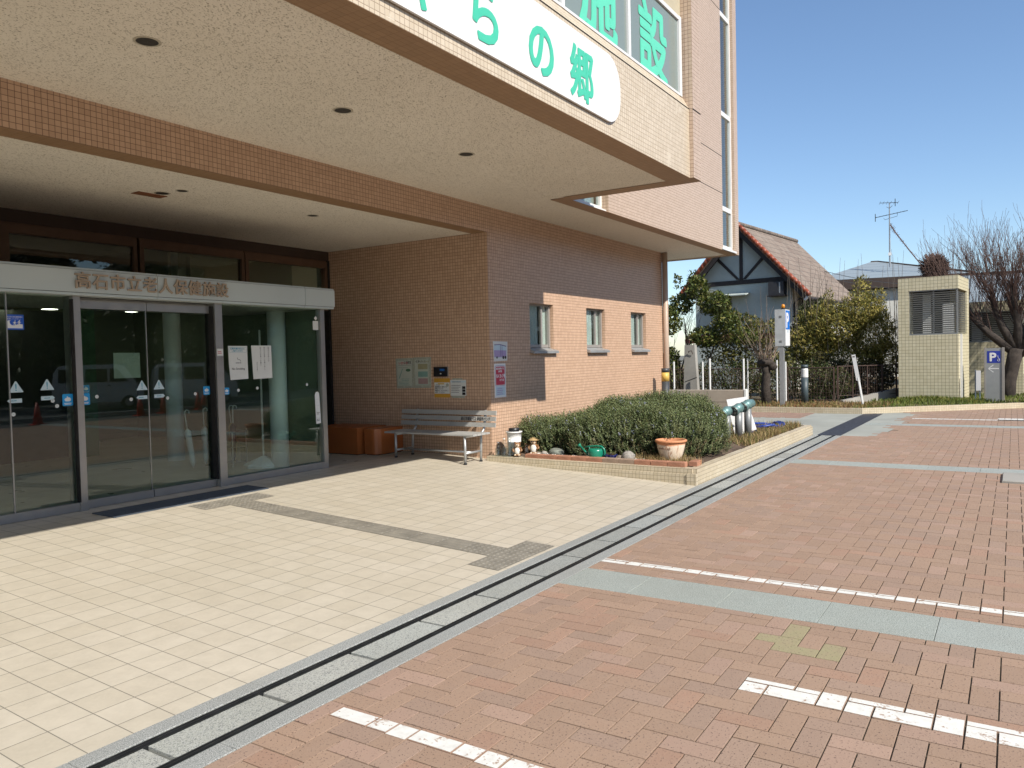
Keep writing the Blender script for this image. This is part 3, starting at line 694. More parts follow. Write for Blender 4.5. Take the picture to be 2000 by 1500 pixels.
# ceiling lights
def ceil_light(x, y, z, r, label):
    t = thing('ceiling_light', label, 'ceiling light', (x, y, z), 0, 'round lights recessed in the canopy ceiling')
    b = MB(); b.lathe([(r, .004), (r, -.003), (r*.80, -.004), (r*.80, .002)], (0,0,0), 28, False); b.build('trim_ring', plain('ring_paint', (.50,.45,.35), .5), t, True)
    b = MB(); b.lathe([(.001, .0005), (r*.80, .0005)], (0,0,-.0042), 28, False); b.build('lamp_recess', plain('lamp_recess_dark', (.03,.026,.022), .6), t)
for x, y, l in ((3.31, 5.08, 'round recessed ceiling light nearest the camera under the outer canopy'), (5.20, 5.08, 'round recessed ceiling light in the middle of the outer canopy'), (7.10, 5.09, 'round recessed ceiling light farthest along the outer canopy')): ceil_light(x, y, ZC+.008, .092, l)
for x, y, r, l in ((5.21, 7.83, .085, 'dark round ceiling opening beside the brown plate in the porch ceiling'), (5.27, 7.56, .065, 'smaller round ceiling light next to the dark opening and brown plate'), (7.16, 7.58, .075, 'lone round ceiling light near the tiled end wall of the porch')): ceil_light(x, y, ZI, r, l)
b = MB(); b.box(5.0, 5.34, 7.93, 8.08, ZI-.006, ZI+.001); tag(b.build('ceiling_plate', plain('orange_brown_plate', (.22,.085,.035), .6)), 'small orange brown plate fixed to the porch ceiling', 'ceiling plate')
# ================================================================ NOTICES, BENCH, PLANTER
def ray(px, py): return _right*((px-1000)/F_PX)-_up*((py-750)/F_PX)+_fwd
def aX(px, py, X): d = ray(px, py); return Vector((0, 0, CAM_H))+d*(X/d.x)
def aY(px, py, Y): d = ray(px, py); return Vector((0, 0, CAM_H))+d*(Y/d.y)
def aZ(px, py, Z): d = ray(px, py); return Vector((0, 0, CAM_H))+d*((Z-CAM_H)/d.z)
class Card:
    """a thin sheet on a wall; local u to the viewer's right, v up, out towards the viewer"""
    def __init__(s, name, label, cat, org, face, w, h, mat, th=.004, group=None, pts=None):
        s.R = Matrix(((1,0,0),(0,0,-1),(0,1,0))) if face == '-Y' else Matrix(((0,0,-1),(-1,0,0),(0,1,0)))
        s.t = thing(name, label, cat, org, 0, group); s.k = 1; s.th = th
        b = MB(); P = pts or [(0,0),(w,0),(w,h),(0,h)]; b.prism([s.R @ Vector((u, v, 0)) for u, v in P], s.R @ Vector((0, 0, th))); b.build('sheet', mat, s.t)
    def rect(s, name, x0, x1, y0, y1, mat, lvl=1): return s.shape(name, [(x0,y0),(x1,y0),(x1,y1),(x0,y1)], mat, lvl)
    def shape(s, name, P, mat, lvl=1):
        z = s.th+.0012*(lvl-1); b = MB(); b.prism([s.R @ Vector((u, v, z)) for u, v in P], s.R @ Vector((0, 0, .0012))); return b.build(name, mat, s.t)
    def multi(s, name, rects, mat, lvl=1):
        z = s.th+.0012*(lvl-1); b = MB()
        for x0, x1, y0, y1 in rects: b.prism([s.R @ Vector((u, v, z)) for u, v in ((x0,y0),(x1,y0),(x1,y1),(x0,y1))], s.R @ Vector((0, 0, .0012)))
        return b.build(name, mat, s.t)
    def text(s, ch, size, u, v, mat, lvl=1, bold=0.0, sx=1.0, align='LEFT', name='lettering'):
        z = s.th+.0012*(lvl-1)+.0005; o = s.R @ Vector((u, v, z)); return text(ch, size, o, s.R, mat, s.t, name, depth=.0008, bold=bold, sx=sx, align=align)
    def lines(s, x0, x1, y, n, pitch, h, mat, seed=0, lvl=1):
        rr = random.Random(seed); R = []
        for k in range(n):
            x = x0; e = x0+(x1-x0)*rr.uniform(.7, 1)
            while x < e:
                w = rr.uniform(.4, 1.0)*h*1.1; R.append((x, min(x+w, e), y-k*pitch, y-k*pitch+h*rr.uniform(.7, 1))); x += w+h*.28
        s.multi('print', R, mat, lvl)
def circle(cx, cy, r, n=20): return [(cx+r*math.cos(2*math.pi*k/n), cy+r*math.sin(2*math.pi*k/n)) for k in range(n)]
GF = YG+.004-.0005                                       # glass face (fixed panes); sliding leaves sit 55 mm behind
# --- on the glass
c = Card('tsunami_sticker', 'blue square sticker with wave and running figures on the left pane', 'sticker', (3.70, GF, 2.05), '-Y', .16, .145, M['blue'], .0015)
c.shape('wave', [(.012,.014),(.148,.014),(.148,.052),(.12,.056),(.07,.042),(.05,.043),(.036,.056),(.030,.075),(.034,.084),(.045,.088),(.022,.089),(.012,.083)], M['signwhite'])
for k, (u, v) in enumerate(((.075, .05), (.115, .056))):
    c.shape('runner', circle(u+.006, v+.034, .0052, 10), M['signwhite'])
    c.shape('runner', [(u-.012,v-.002),(u-.012,v+.002),(u-.002,v+.006),(u-.004,v+.016),(u-.013,v+.012),(u-.014,v+.016),(u-.002,v+.027),(u+.006,v+.026),(u+.012,v+.018),(u+.019,v+.019),(u+.019,v+.015),(u+.009,v+.013),(u+.006,v+.014),(u+.006,v+.006),(u+.014,v-.006),(u+.010,v-.008),(u+.001,v+.003)], M['signwhite'])
c.text('高石市は津波避難訓練を', .0145, .008, .118, M['signwhite'], sx=.9); c.text('実施しています！！', .0145, .010, .099, M['signwhite'], sx=1.0)
def triangle(x, z, yo, label):
    c = Card('warning_sticker', label, 'sticker', (x, GF+yo, z), '-Y', .1, .1, M['palecyan'], .0012, 'automatic door warning stickers', [(0,.055),(.125,.055),(.128,.06),(.068,.16),(.062,.163),(.056,.16),(-.003,.06)])
    c.shape('exclamation_mark', [(.056,.12),(.058,.138),(.066,.138),(.068,.12),(.065,.085),(.059,.085)], M['cyanink']); c.shape('exclamation_mark', circle(.062, .074, .006, 10), M['cyanink'])
def arrow(x, z, yo, left, label):
    P = [(0,0),(.11,0),(.132,.02),(.11,.04),(0,.04)]
    if left: P = [(.132-u, v) for u, v in P][::-1]
    c = Card('door_arrow_sticker', label, 'sticker', (x, GF+yo, z), '-Y', .13, .04, M['palecyan'], .0012, 'sliding door arrow stickers', P)
    c.lines(.03, .10, .016, 1, .02, .010, M['cyanink'], 3)
triangle(3.70, 1.39, 0, 'white triangle warning sticker on the far left pane, left of the glass seam'); triangle(3.99, 1.40, 0, 'white triangle warning sticker on the far left pane, right of the glass seam')
triangle(5.03, 1.35, .055, 'white triangle warning sticker on the left sliding door leaf'); triangle(5.235, 1.35, .055, 'white triangle warning sticker on the right sliding door leaf')
arrow(3.68, 1.345, 0, True, 'pale arrow sticker pointing left on the far left pane'); arrow(3.99, 1.355, 0, False, 'pale arrow sticker pointing right on the far left pane')
arrow(5.02, 1.305, .055, True, 'pale arrow sticker pointing left on the left sliding door leaf'); arrow(5.235, 1.31, .055, False, 'pale arrow sticker pointing right on the right sliding door leaf')
def hand(x, z, yo, s, label):
    P = []
    for cx, cy, a0 in ((s-.012, .012, -90), (s-.012, s*1.15-.012, 0), (.012, s*1.15-.012, 90), (.012, .012, 180)):
        for k in range(5): a = math.radians(a0+k*22.5); P.append((cx+.012*math.cos(a), cy+.012*math.sin(a)))
    c = Card('touch_sticker', label, 'sticker', (x, GF+yo, z), '-Y', s, s, M['cyan'], .0012, 'blue hand stickers on the doors', P)
    q = s/.1
    c.shape('hand', [(v*q, w*q) for v, w in ((.02,.055),(.03,.045),(.06,.042),(.078,.05),(.082,.065),(.07,.08),(.055,.082),(.05,.092),(.042,.09),(.043,.08),(.03,.075),(.02,.068))], M['signwhite'])
    c.multi('print', [(.015*q, .085*q, .022*q, .028*q), (.02*q, .08*q, .012*q, .017*q)], M['signwhite'])
hand(4.195, 1.285, 0, .105, 'blue hand sticker at the right edge of the far left pane'); hand(4.40, 1.28, .055, .105, 'larger blue hand sticker at the left edge of the left sliding door leaf')
hand(4.46, 1.40, .11, .075, 'small pale blue hand sticker above another on the left sliding door'); hand(5.87, 1.31, .055, .09, 'blue hand sticker at the right edge of the right sliding door leaf'); hand(6.12, 1.30, 0, .075, 'blue hand sticker at the left edge of the right hand pane')
def dot(x, z, yo, label):
    c = Card('round_sticker', label, 'sticker', (x, GF+yo, z), '-Y', .02, .02, M['paper'], .0012, 'small round collision stickers on the glass', circle(0, 0, .019, 16)); c.shape('ring', circle(0, 0, .009, 12), M['sign_grey'])
for x, z, yo, l in ((3.73,1.235,0,'small round sticker low on the far left pane'),(4.10,1.345,0,'small round sticker right of the arrow on the far left pane'),(4.14,1.29,0,'small round sticker left of the blue hand sticker'),(4.58,1.36,.055,'small round sticker beside the pale blue hand sticker'),(4.96,1.31,.055,'small round sticker left of the arrow on the left door leaf'),(5.40,1.30,.055,'small round sticker right of the arrow on the right door leaf'),(5.76,1.33,.055,'small round sticker near the right edge of the right door leaf'),(6.33,1.345,0,'small round sticker below the no smoking notice'),(6.62,1.36,0,'small round sticker below the white text notice'),(7.45,1.37,0,'small round sticker alone on the right hand pane')): dot(x, z, yo, l)
c = Card('no_smoking_notice', 'white no smoking notice with a smoking cigarette taped inside the right pane', 'notice', (6.20, GF, 1.475), '-Y', .285, .42, M['paper'], .0015, None, [(.02,0),(.285,.008),(.283,.42),(0,.42),(.004,.2)])
c.multi('print', [(.012,.272,.402,.404),(.012,.272,.340,.342),(.012,.014,.342,.402),(.270,.272,.342,.402)], M['cyanink'])
c.text('受動喫煙の防止に', .027, .03, .376, M['cyanink'], bold=.0006); c.text('ご協力ください', .024, .05, .350, M['cyanink'], bold=.0006)
c.multi('cigarette', [(.105,.160,.205,.214)], M['ink']); c.multi('cigarette', [(.166,.185,.205,.214)], M['ink'])
b = [(.128,.275),(.134,.258),(.148,.250),(.160,.252),(.172,.243),(.178,.226)]
for k in range(5): (u0, v0), (u1, v1) = b[k], b[k+1]; c.shape('smoke', [(u0-.002,v0-.002),(u1-.002,v1-.002),(u1+.002,v1+.002),(u0+.002,v0+.002)], M['ink'])
c.text('No Smoking', .038, .045, .125, M['ink'], bold=.0006)
c = Card('text_notice', 'white sheet with vertical lines of small text right of the no smoking notice', 'notice', (6.545, GF, 1.475), '-Y', .32, .42, M['paper'], .0015, None, [(.02,0),(.32,.006),(.315,.425),(0,.425)])
for u, v, n in ((.255,.385,7),(.190,.388,11),(.130,.385,9),(.075,.20,6)):
    for k, ch in enumerate('面会の皆様へお願い申し上'[:n]): c.text(ch, .024 if u > .1 else .017, u, v-k*(.027 if u > .1 else .021), M['ink'])
c = Card('sticker_strip', 'white strip of stickers down the right edge of the glass', 'sticker', (7.585, GF, .82), '-Y', .1, .44, M['signwhite'], .0015, None, [(.012,0),(.1,.006),(.085,.36),(.08,.425),(.055,.445),(.02,.44),(0,.40)])
for k in range(4): c.multi('print', [(.006,.092,.085+.085*k,.088+.085*k)], M['sign_grey'])
c.lines(.025, .085, .15, 2, .018, .009, M['ink'], 5); c.lines(.025, .085, .06, 2, .018, .009, M['ink'], 6)
c = Card('notice', 'small blank white card at the top right of the glass', 'notice', (7.59, GF, 2.115), '-Y', .10, .125, M['paper'], .0015)
c = Card('diamond_sticker', 'small white diamond sticker above the blank card on the glass', 'sticker', (7.62, GF, 2.245), '-Y', .05, .05, M['paper'], .0012, None, [(.025,.0),(.055,.032),(.025,.064),(-.005,.032)])
c = Card('post_sticker', 'small pinkish sticker high on the post right of the sliding doors', 'sticker', (6.0, YG-.0505, 1.775), '-Y', .085, .085, M['paper'], .0015); c.lines(.01, .075, .045, 2, .02, .012, M['crimson'], 8)
c = Card('notice', 'plain pale green sheet behind the right sliding door leaf', 'notice', (5.21, 8.9, 1.535), '-Y', .33, .30, plain('pale_green_sheet', (.42,.48,.40), .8, var=.03), .003)
# --- tiled end wall (faces -X): u runs towards the camera side
WX = XC-.0005
c = Card('poster', 'pale poster with brush drawing in a clear sleeve, left of a pair', 'poster', (WX, 8.45, 1.215), '-X', .37, .49, M['plasticsleeve'], .004, None, [(.015,0),(.37,.012),(.37,.49),(0,.485)])
c.rect('print', .035, .335, .045, .45, plain('pale_print', (.52,.55,.46), .7, var=.04))
c.text('いきいき', .05, .06, .392, M['crimson'], 2, .001); c.text('体操教室', .05, .175, .40, M['ink'], 2, .001, .75); c.multi('print', [(.05,.32,.372,.376),(.05,.25,.336,.339)], M['ink'], 2)
c.shape('brush', [(.06,.165),(.075,.16),(.148,.315),(.138,.322)], M['tealprint'], 2); c.shape('badge', [(.225+.05*math.cos(a*.5236)+.035, .295+.024*math.sin(a*.5236)) for a in range(12)], plain('badge_green', (.07,.16,.09), .6), 2)
c.lines(.12, .30, .15, 5, .024, .010, M['tealprint'], 12, 2); c.lines(.06, .14, .10, 3, .022, .009, M['tealprint'], 13, 2)
c = Card('poster', 'pale poster with olive, teal and pink blocks, right of a pair', 'poster', (WX, 8.075, 1.222), '-X', .355, .49, M['plasticsleeve'], .0046, None, [(0,0),(.345,.005),(.355,.49),(0,.49)])
c.rect('print', .03, .30, .045, .455, plain('pale_print', (.52,.55,.46), .7, var=.04)); c.text('健康づくり', .042, .045, .405, M['ink'], 2, .001); c.text('のご案内', .03, .20, .408, M['olive'], 2)
c.rect('print', .09, .285, .30, .385, M['olive'], 2); c.rect('print', .09, .285, .18, .265, M['tealprint'], 2); c.rect('print', .09, .285, .065, .155, M['pinkprint'], 2)
c.multi('print', [(.045,.31,.052,.056)], M['tealprint'], 2)
t = thing('card_reader', 'black wall device with small blue screen above two notices', 'intercom', (WX, 7.65, 1.405))
b = MB(); b.box(-.035, 0, -.26, 0, 0, .145); b.build('body', M['black'], t)
b = MB(); b.box(-.0365, -.035, -.215, -.125, .085, .118); b.build('screen', plain('blue_screen', (.03,.16,.5), .3), t)
b = MB(); b.box(-.0365, -.035, -.155, -.125, .035, .052); b.build('button', M['paper'], t); b = MB(); b.box(-.02, .0, -.268, -.26, 0, .147); b.build('side_trim', M['alu'], t)
c = Card('notice', 'orange bordered notice with handwriting lines below the black wall device', 'notice', (WX, 7.67, 1.075), '-X', .31, .30, M['mustard'], .002)
c.rect('print', .005, .305, .06, .235, M['paper']); c.rect('print', .075, .20, .205, .225, M['yellow'], 2)
for k, s in enumerate(('こちらは', '面会時間のご案内です', '受付までどうぞ', '時間外はこちらのボタン', 'を押してください')): c.text(s, .028, .015, .185-k*.029, M['ink'], 2, .0005, .85)
c.shape('badge', circle(.26, .195, .028, 16), M['plasticsleeve'], 2)
c = Card('notice', 'white notice with dark pictures at its right edge, nearest the wall corner', 'notice', (WX, 7.352, 1.105), '-X', .30, .245, M['paper'], .002)
c.rect('print', .01, .29, .205, .225, M['paleblue']); c.lines(.04, .26, .208, 1, .03, .012, M['ink'], 21, 2); c.lines(.015, .20, .155, 5, .027, .010, M['ink'], 22)
c.multi('picture', [(.225,.285,.105,.145),(.225,.285,.060,.098),(.225,.285,.012,.052)], M['black'])
b = MB(); b.box(WX-.0015, WX, 7.08, 7.33, 1.07, 1.105); b.box(WX-.0015, WX, 7.12, 7.31, 1.35, 1.375); tag(b.build('tape', M['plasticsleeve']), 'clear tape strips holding the white notice nearest the wall corner', 'tape')
# --- facade wall (faces -Y)
c = Card('bus_picture', 'curled white sheet with lavender bus drawing at the wall corner', 'poster', (9.765, YF-.0005, 1.62), '-Y', .40, .305, M['paper'], .003, None, [(.02,0),(.385,.008),(.40,.30),(.0,.305),(.012,.12)])
c.shape('bus', [(.025,.06),(.355,.055),(.36,.21),(.33,.235),(.18,.255),(.035,.25),(.02,.20)], M['paleblue']); c.shape('bus', [(.025,.065),(.355,.06),(.358,.165),(.022,.170)], M['lavender'], 2)
c.shape('bus', [(.035,.243),(.18,.250),(.355,.222),(.36,.235),(.19,.262),(.03,.255)], M['lavdark'], 2); c.multi('bus', [(.19,.20,.075,.245),(.235,.245,.075,.240)], M['lavdark'], 3)
for u, r in ((.095,.018),(.27,.026),(.33,.024)): c.shape('wheel', circle(u, .058, r, 14), M['black'], 4)
c = Card('bus_stop_notice', 'narrow white notice with crimson panel and pale blue timetable at the corner', 'poster', (9.785, YF-.0005, 1.07), '-Y', .31, .515, M['signwhite'], .003)
def rr_(x0, x1, y0, y1, r):
    P = []
    for cx, cy, a0 in ((x1-r, y0+r, -90), (x1-r, y1-r, 0), (x0+r, y1-r, 90), (x0+r, y0+r, 180)):
        for k in range(5): a = math.radians(a0+k*22.5); P.append((cx+r*math.cos(a), cy+r*math.sin(a)))
    return P
c.shape('print', rr_(.018, .292, .175, .487, .03), M['lavdark']); c.shape('print', rr_(.024, .286, .181, .481, .028), M['signwhite'], 2); c.shape('print', rr_(.034, .276, .190, .470, .02), M['crimson'], 3)
c.text('高石市福祉バス', .036, .042, .425, M['signwhite'], 4, .001, .86); c.text('停留所', .034, .10, .383, M['signwhite'], 4, .001); c.text('らくらく号', .060, .038, .305, M['signwhite'], 4, .003, .82); c.text('のりば', .042, .13, .250, M['signwhite'], 4, .001)
c.shape('print', rr_(.03, .285, .03, .165, .015), M['paleblue']); c.lines(.06, .26, .128, 4, .028, .014, M['lavender'], 31, 2)
# --- bench
bn = thing('bench', 'grey slatted bench with printed backrest against the tiled end wall', 'bench', (9.2, 7.2, porch_z(7.2)))
ZB = porch_z(7.2)
def bl(o): o.location = -Vector(bn.location); return o
for k in range(4):
    b = MB(); x = 8.99+k*.108; b.bbox(x, x+.098, 6.45, 8.12, ZB+.385, ZB+.41, .004); bl(b.build('seat_slat', M['bench'], bn))
for k in range(3):
    b = MB(); z = ZB+.475+k*.088; x = 9.475+k*.014; b.prism([(x,6.40,z),(x+.018,6.40,z-.002),(x+.028,6.40,z+.064),(x+.010,6.40,z+.066)], (0,1.80,0)); bl(b.build('back_slat', M['bench'], bn))
text('高石市福祉バス 停留所ベンチ', .058, (9.4885, 7.03, ZB+.572), Matrix(((0,.17,-.985),(-1,0,0),(0,.985,.17))), M['black'], bn, depth=.001, bold=.0008, sx=.70).location = -Vector(bn.location)
for y in (6.62, 7.92):
    z0 = porch_z(y)
    b = MB(); b.tube([(9.02,y,z0+.012),(9.02,y,ZB+.385)], .02, 8); b.tube([(9.41,y,z0+.012),(9.43,y,ZB+.38),(9.50,y,ZB+.44),(9.525,y,ZB+.50),(9.565,y,ZB+.72)], .02, 8); b.tube([(9.02,y,ZB+.13),(9.41,y,ZB+.13)], .016, 8); b.tube([(9.02,y,ZB+.37),(9.42,y,ZB+.37)], .018, 8)
    f = bl(b.build('leg_frame', M['galv'], bn, True))
    b = MB()
    for x in (9.02, 9.41): b.tube([(x,y,z0),(x,y,z0+.02)], .026, 10)
    b.build('foot', M['black'], f)
b = MB(); b.tube([(9.21,6.62,ZB+.13),(9.21,7.92,ZB+.13)], .015, 8); bl(b.build('stretcher', M['galv'], bn, True))
# --- orange boxes in the recess
t = thing('storage_box', 'low orange box pushed against the back corner beside the glass', 'box', (9.2, 9.12, .199), math.radians(0))
b = MB(); b.box(-.22, .42, -.44, .48, 0, .012); b.build('plinth', M['darkgap'], t); b = MB(); b.bbox(-.23, .44, -.45, .50, .012, .425, .006); b.build('carcass', M['orange'], t)
t = thing('storage_box', 'orange cabinet end with rounded edge nearest the bench', 'box', (9.35, 8.42, .199))
b = MB(); b.box(-.27, .28, -.08, .16, 0, .012); b.build('plinth', M['darkgap'], t)
b = MB(); b.prism([(-.29,.18,.012),(-.29,.02,.012),(-.28,-.02,.012),(-.25,-.06,.012),(-.2,-.09,.012),(.3,-.10,.012),(.3,.18,.012)], (0,0,.40)); b.build('carcass', M['orange'], t)
# --- planter
pl = thing('planter', 'long raised planting bed edged in pale yellow tiles', 'planter', (12.0, 4.5, 0))
def pp(o): o.location = -Vector(pl.location); return o
b = MB(); b.prism([(9.50,6.6,porch_z(6.6)-.02),(9.50,3.50,-.06),(9.50,3.50,.135),(9.50,6.6,.150)], (.2,0,0))
b.prism([(9.53,6.6,.15),(9.53,3.44,.135),(9.53,3.44,.205),(9.53,6.6,.218)], (.16,0,0))
b.box(9.485, 9.56, 3.375, 3.499, -.06, .145)
b.prism([(9.561,3.385,-.06),(16.2,3.385,-.06),(16.2,3.385,.200),(9.561,3.385,.204)], (0,.055,0)); b.prism([(9.70,3.44,-.06),(16.2,3.44,-.06),(16.2,3.44,.2),(9.70,3.44,.204)], (0,.06,0))
b.box(16.03, 16.2, 3.501, 6.55, -.06, .2); b.box(16.21, 16.35, 3.39, 3.56, -.06, .16)
pp(b.build('tiled_edge', M['tile_yellow'], pl))
b = MB(); n1, n2 = 44, 22
def sz(i, j): return .195+.03*math.sin(i*.9)*math.cos(j*1.3)+random.uniform(0, .02)-(.02 if j < 2 else 0)
H = [[sz(i, j) for j in range(n2+1)] for i in range(n1+1)]
for i in range(n1):
    for j in range(n2):
        X = lambda a: 9.67+a*6.38/n1
        Y = lambda c: 3.48+c*3.12/n2
        b.poly([(X(i),Y(j),H[i][j]),(X(i+1),Y(j),H[i+1][j]),(X(i+1),Y(j+1),H[i+1][j+1]),(X(i),Y(j+1),H[i][j+1])])
pp(b.build('soil', M['soil'], pl, True))
y = 5.98; k = 0
BL = ['long pale garden brick at the wall end of the bed edging', 'second garden brick of the edging, below the white pebbles', 'third garden brick of the edging, left of the watering can', 'garden brick of the edging below the watering can', 'garden brick of the edging below the blue bowl', 'pale greyish garden brick left of the speckled stone', 'greyish garden brick below the speckled stone', 'reddest garden brick below the terracotta pot', 'garden brick before the pot at the bed corner', 'last garden brick of the front row at the bed corner', 'garden brick turned along the side edge at the corner']
while y > 3.62:
    L = .30 if k < 1 else .235
    t = MB(); t.bbox(-.055, .055, -L/2+.003, L/2-.003, 0, .062, .006); o = t.build('edging_brick', M['redbrick'] if k not in (5, 6) else plain('greyish_garden_brick', (.33,.235,.17), .9, var=.2, scale=5)); o.location = (9.665, y-L/2, .208); o.rotation_euler.z = random.uniform(-.03, .03)
    tag(o, BL[min(k, 9)], 'brick', 'garden bricks edging the bed'); y -= L; k += 1
o = MB(); o.bbox(-.115, .115, -.055, .055, 0, .062, .006); o = o.build('edging_brick', M['redbrick']); o.location = (9.87, 3.52, .205); o.rotation_euler.z = .05; tag(o, BL[10], 'brick', 'garden bricks edging the bed')
# white pebbles and stones
b = MB()
for _ in range(900):
    y = random.uniform(4.25, 6.05); x = 9.74+abs(random.gauss(0, .07))
    if 4.55 < y < 4.75 and random.random() < .5: continue
    r = random.uniform(.007, .016); b.ball((x, y, .235+random.uniform(-.005, .012)), (r*random.uniform(.8,1.3), r*random.uniform(.8,1.3), r*.75), 6, 4, .1)
tag(b.build('white_pebbles', M['pebble'], None, True), 'strip of small white pebbles along the garden bricks', 'pebbles', kind='stuff')
def stone(px, py, X, r, mat, label, s=(1,1,.7)):
    p = aX(px, py, X); b = MB(); b.ball((0,0,0), (r*s[0], r*s[1], r*s[2]), 12, 8, .09); o = b.build('stone', mat, None, True); o.location = (X, p.y, .225+r*s[2]*.55); o.rotation_euler.z = random.uniform(0, 3); tag(o, label, 'stone', 'loose stones in the bed')
stone(1227, 888, 9.80, .105, M['rock'], 'largest speckled grey stone between the blue bowl and the pot', (.9, 1, .85))
stone(1183, 884, 9.86, .045, plain('ochre_stone', (.48,.30,.12), .8), 'small ochre stone right of the blue bowl'); stone(1197, 883, 9.9, .062, M['rock2'], 'flat brown stone behind the ochre stone', (1, 1.2, .55)); stone(1210, 884, 9.93, .05, M['rock2'], 'dark stone between the flat brown and the speckled stones')
stone(1087, 880, 10.0, .11, plain('slate_stone', (.24,.26,.22), .85, var=.3, scale=15), 'broad slate grey stone left of the watering can', (1, 1.25, .6)); stone(1063, 880, 9.98, .05, M['rock'], 'small grey stone left of the broad slate stone'); stone(1050, 881, 9.95, .055, M['rock2'], 'flat brown stone right of the second figurine', (1, 1.2, .5))
# --- things standing in the bed
def bottle(y, h, mat, label):
    t = thing('plastic_bottle', label, 'bottle', (9.60, y, .216), 0, 'clear water bottles at the wall corner')
    b = MB(); b.lathe([(.036,0),(.042,.01),(.043,h*.62),(.038,h*.70),(.020,h*.86),(.014,h*.9),(.014,h*.95)], (0,0,0), 16); b.build('body', M['glass_clear'], t, True)
    b = MB(); b.lathe([(.016,h*.95),(.016,h),(.001,h)], (0,0,0), 12); b.build('cap', mat, t)
    b = MB(); b.lathe([(.037,.012),(.040,.02),(.040,h*.5),(.001,h*.5)], (0,0,0), 16); b.build('water', glass_mat('bottle_water', (.80,.86,.87), 1.5, .02), t, True)
bottle(6.44, .21, plain('cap_grey', (.3,.3,.3), .5), 'small clear plastic bottle closest to the wall corner'); bottle(6.33, .27, M['paper'], 'tall clear water bottle, left of the two tall ones'); bottle(6.24, .28, M['paper'], 'tall clear water bottle beside the white bucket')
t = thing('bucket', 'white ribbed bucket with black lid at the wall corner', 'bucket', (9.80, 6.28, .225))
b = MB(); b.lathe([(.085,0),(.098,.19),(.104,.19),(.104,.205),(.10,.205),(.112,.33),(.122,.33),(.124,.35),(.110,.35),(.105,.30),(.001,.29)], (0,0,0), 24); b.build('body', M['white'], t, True)
b = MB(); b.lathe([(.001,.345),(.078,.345),(.082,.36),(.082,.395),(.07,.40),(.001,.40)], (0,0,0), 24); b.build('lid', M['black'], t, True)
FUR = plain('figurine_brown', (.26,.13,.055), .45, var=.3, scale=30); CRM = plain('figurine_cream', (.62,.50,.36), .45, var=.12, scale=20)
def figurine(x, y, s, label, hat=True):
    t = thing('figurine', label, 'figurine', (x, y, .232), math.radians(200), 'small ceramic raccoon dog figurines')
    b = MB(); b.ball((0,0,.075*s), (.052*s,.055*s,.075*s), 14, 10); b.ball((.012*s,0,.015*s), (.05*s,.055*s,.018*s), 12, 6); b.build('body', FUR, t, True)
    b = MB(); b.ball((.020*s,0,.070*s), (.042*s,.045*s,.060*s), 14, 10); b.build('belly', M['pebble'], t, True)
    h = MB(); h.ball((.008*s,0,.158*s), (.044*s,.046*s,.040*s), 14, 10); h.ball((.045*s,0,.148*s), (.018*s,.018*s,.014*s), 10, 6)
    for k in (-1, 1): h.ball((-.002*s,k*.038*s,.192*s), (.010*s,.014*s,.016*s), 8, 6)
    hd = h.build('head', FUR, t, True)
    b = MB(); b.ball((.036*s,0,.152*s), (.020*s,.034*s,.026*s), 12, 8); b.build('face', CRM, hd, True)
    b = MB()
    for k in (-1, 1): b.ball((.053*s,k*.014*s,.163*s), .006*s, 8, 6)
    b.ball((.063*s,0,.150*s), .006*s, 8, 6); b.build('eyes', M['black'], hd, True)
    for k in (-1, 1):
        b = MB(); b.tube([(.0,k*.045*s,.115*s),(.025*s,k*.066*s,.08*s),(.045*s,k*.045*s,.06*s)], [.016*s,.015*s,.012*s], 8); b.build('arm', FUR, t, True)
        b = MB(); b.ball((.045*s,k*.028*s,.014*s), (.026*s,.018*s,.014*s), 8, 6); b.build('paw', CRM, t, True)
    if hat: b = MB(); b.lathe([(.075*s,.178*s),(.07*s,.184*s),(.02*s,.212*s),(.001,.215*s)], (-.005*s,0,0), 20); b.build('straw_hat', plain('straw', (.47,.32,.15), .8), t, True)
figurine(9.66, 6.135, 1.0, 'brown and white raccoon dog figurine in front of the white bucket', False); figurine(9.93, 6.02, 1.15, 'larger cream raccoon dog figurine with straw hat right of the bucket'); figurine(9.98, 6.17, .72, 'smallest brown figurine between bucket and hatted figurine', False)
# watering can
t = thing('watering_can', 'green plastic watering can with long spout on the pebbles', 'watering can', (9.80, 4.93, .228), math.radians(-90))
b = MB(); b.lathe([(.105,0),(.11,.008),(.112,.11),(.108,.135),(.09,.145),(.001,.147)], (0,0,0), 28); b.build('body', M['green_plastic'], t, True)
b = MB(); b.tube([(.108-.216,0,.05),(-.17,0,.10),(-.235,0,.165)], [.022,.015,.011], 10); b.tube([(-.235,0,.165),(-.262,0,.185)], [.012,.032], 12); b.build('spout', M['green_plastic'], t, True)
b = MB(); b.tube([(-.19,0,.155),(-.09,0,.172),(.03,0,.182),(.095,0,.175),(.130,0,.14),(.14,0,.09),(.125,0,.04),(.105,0,.03)], [.010,.011,.012,.014,.015,.015,.013,.012], 8); b.tube([(-.10,0,.165),(-.095,0,.13)], .010, 8); b.build('handle', M['green_plastic'], t, True)
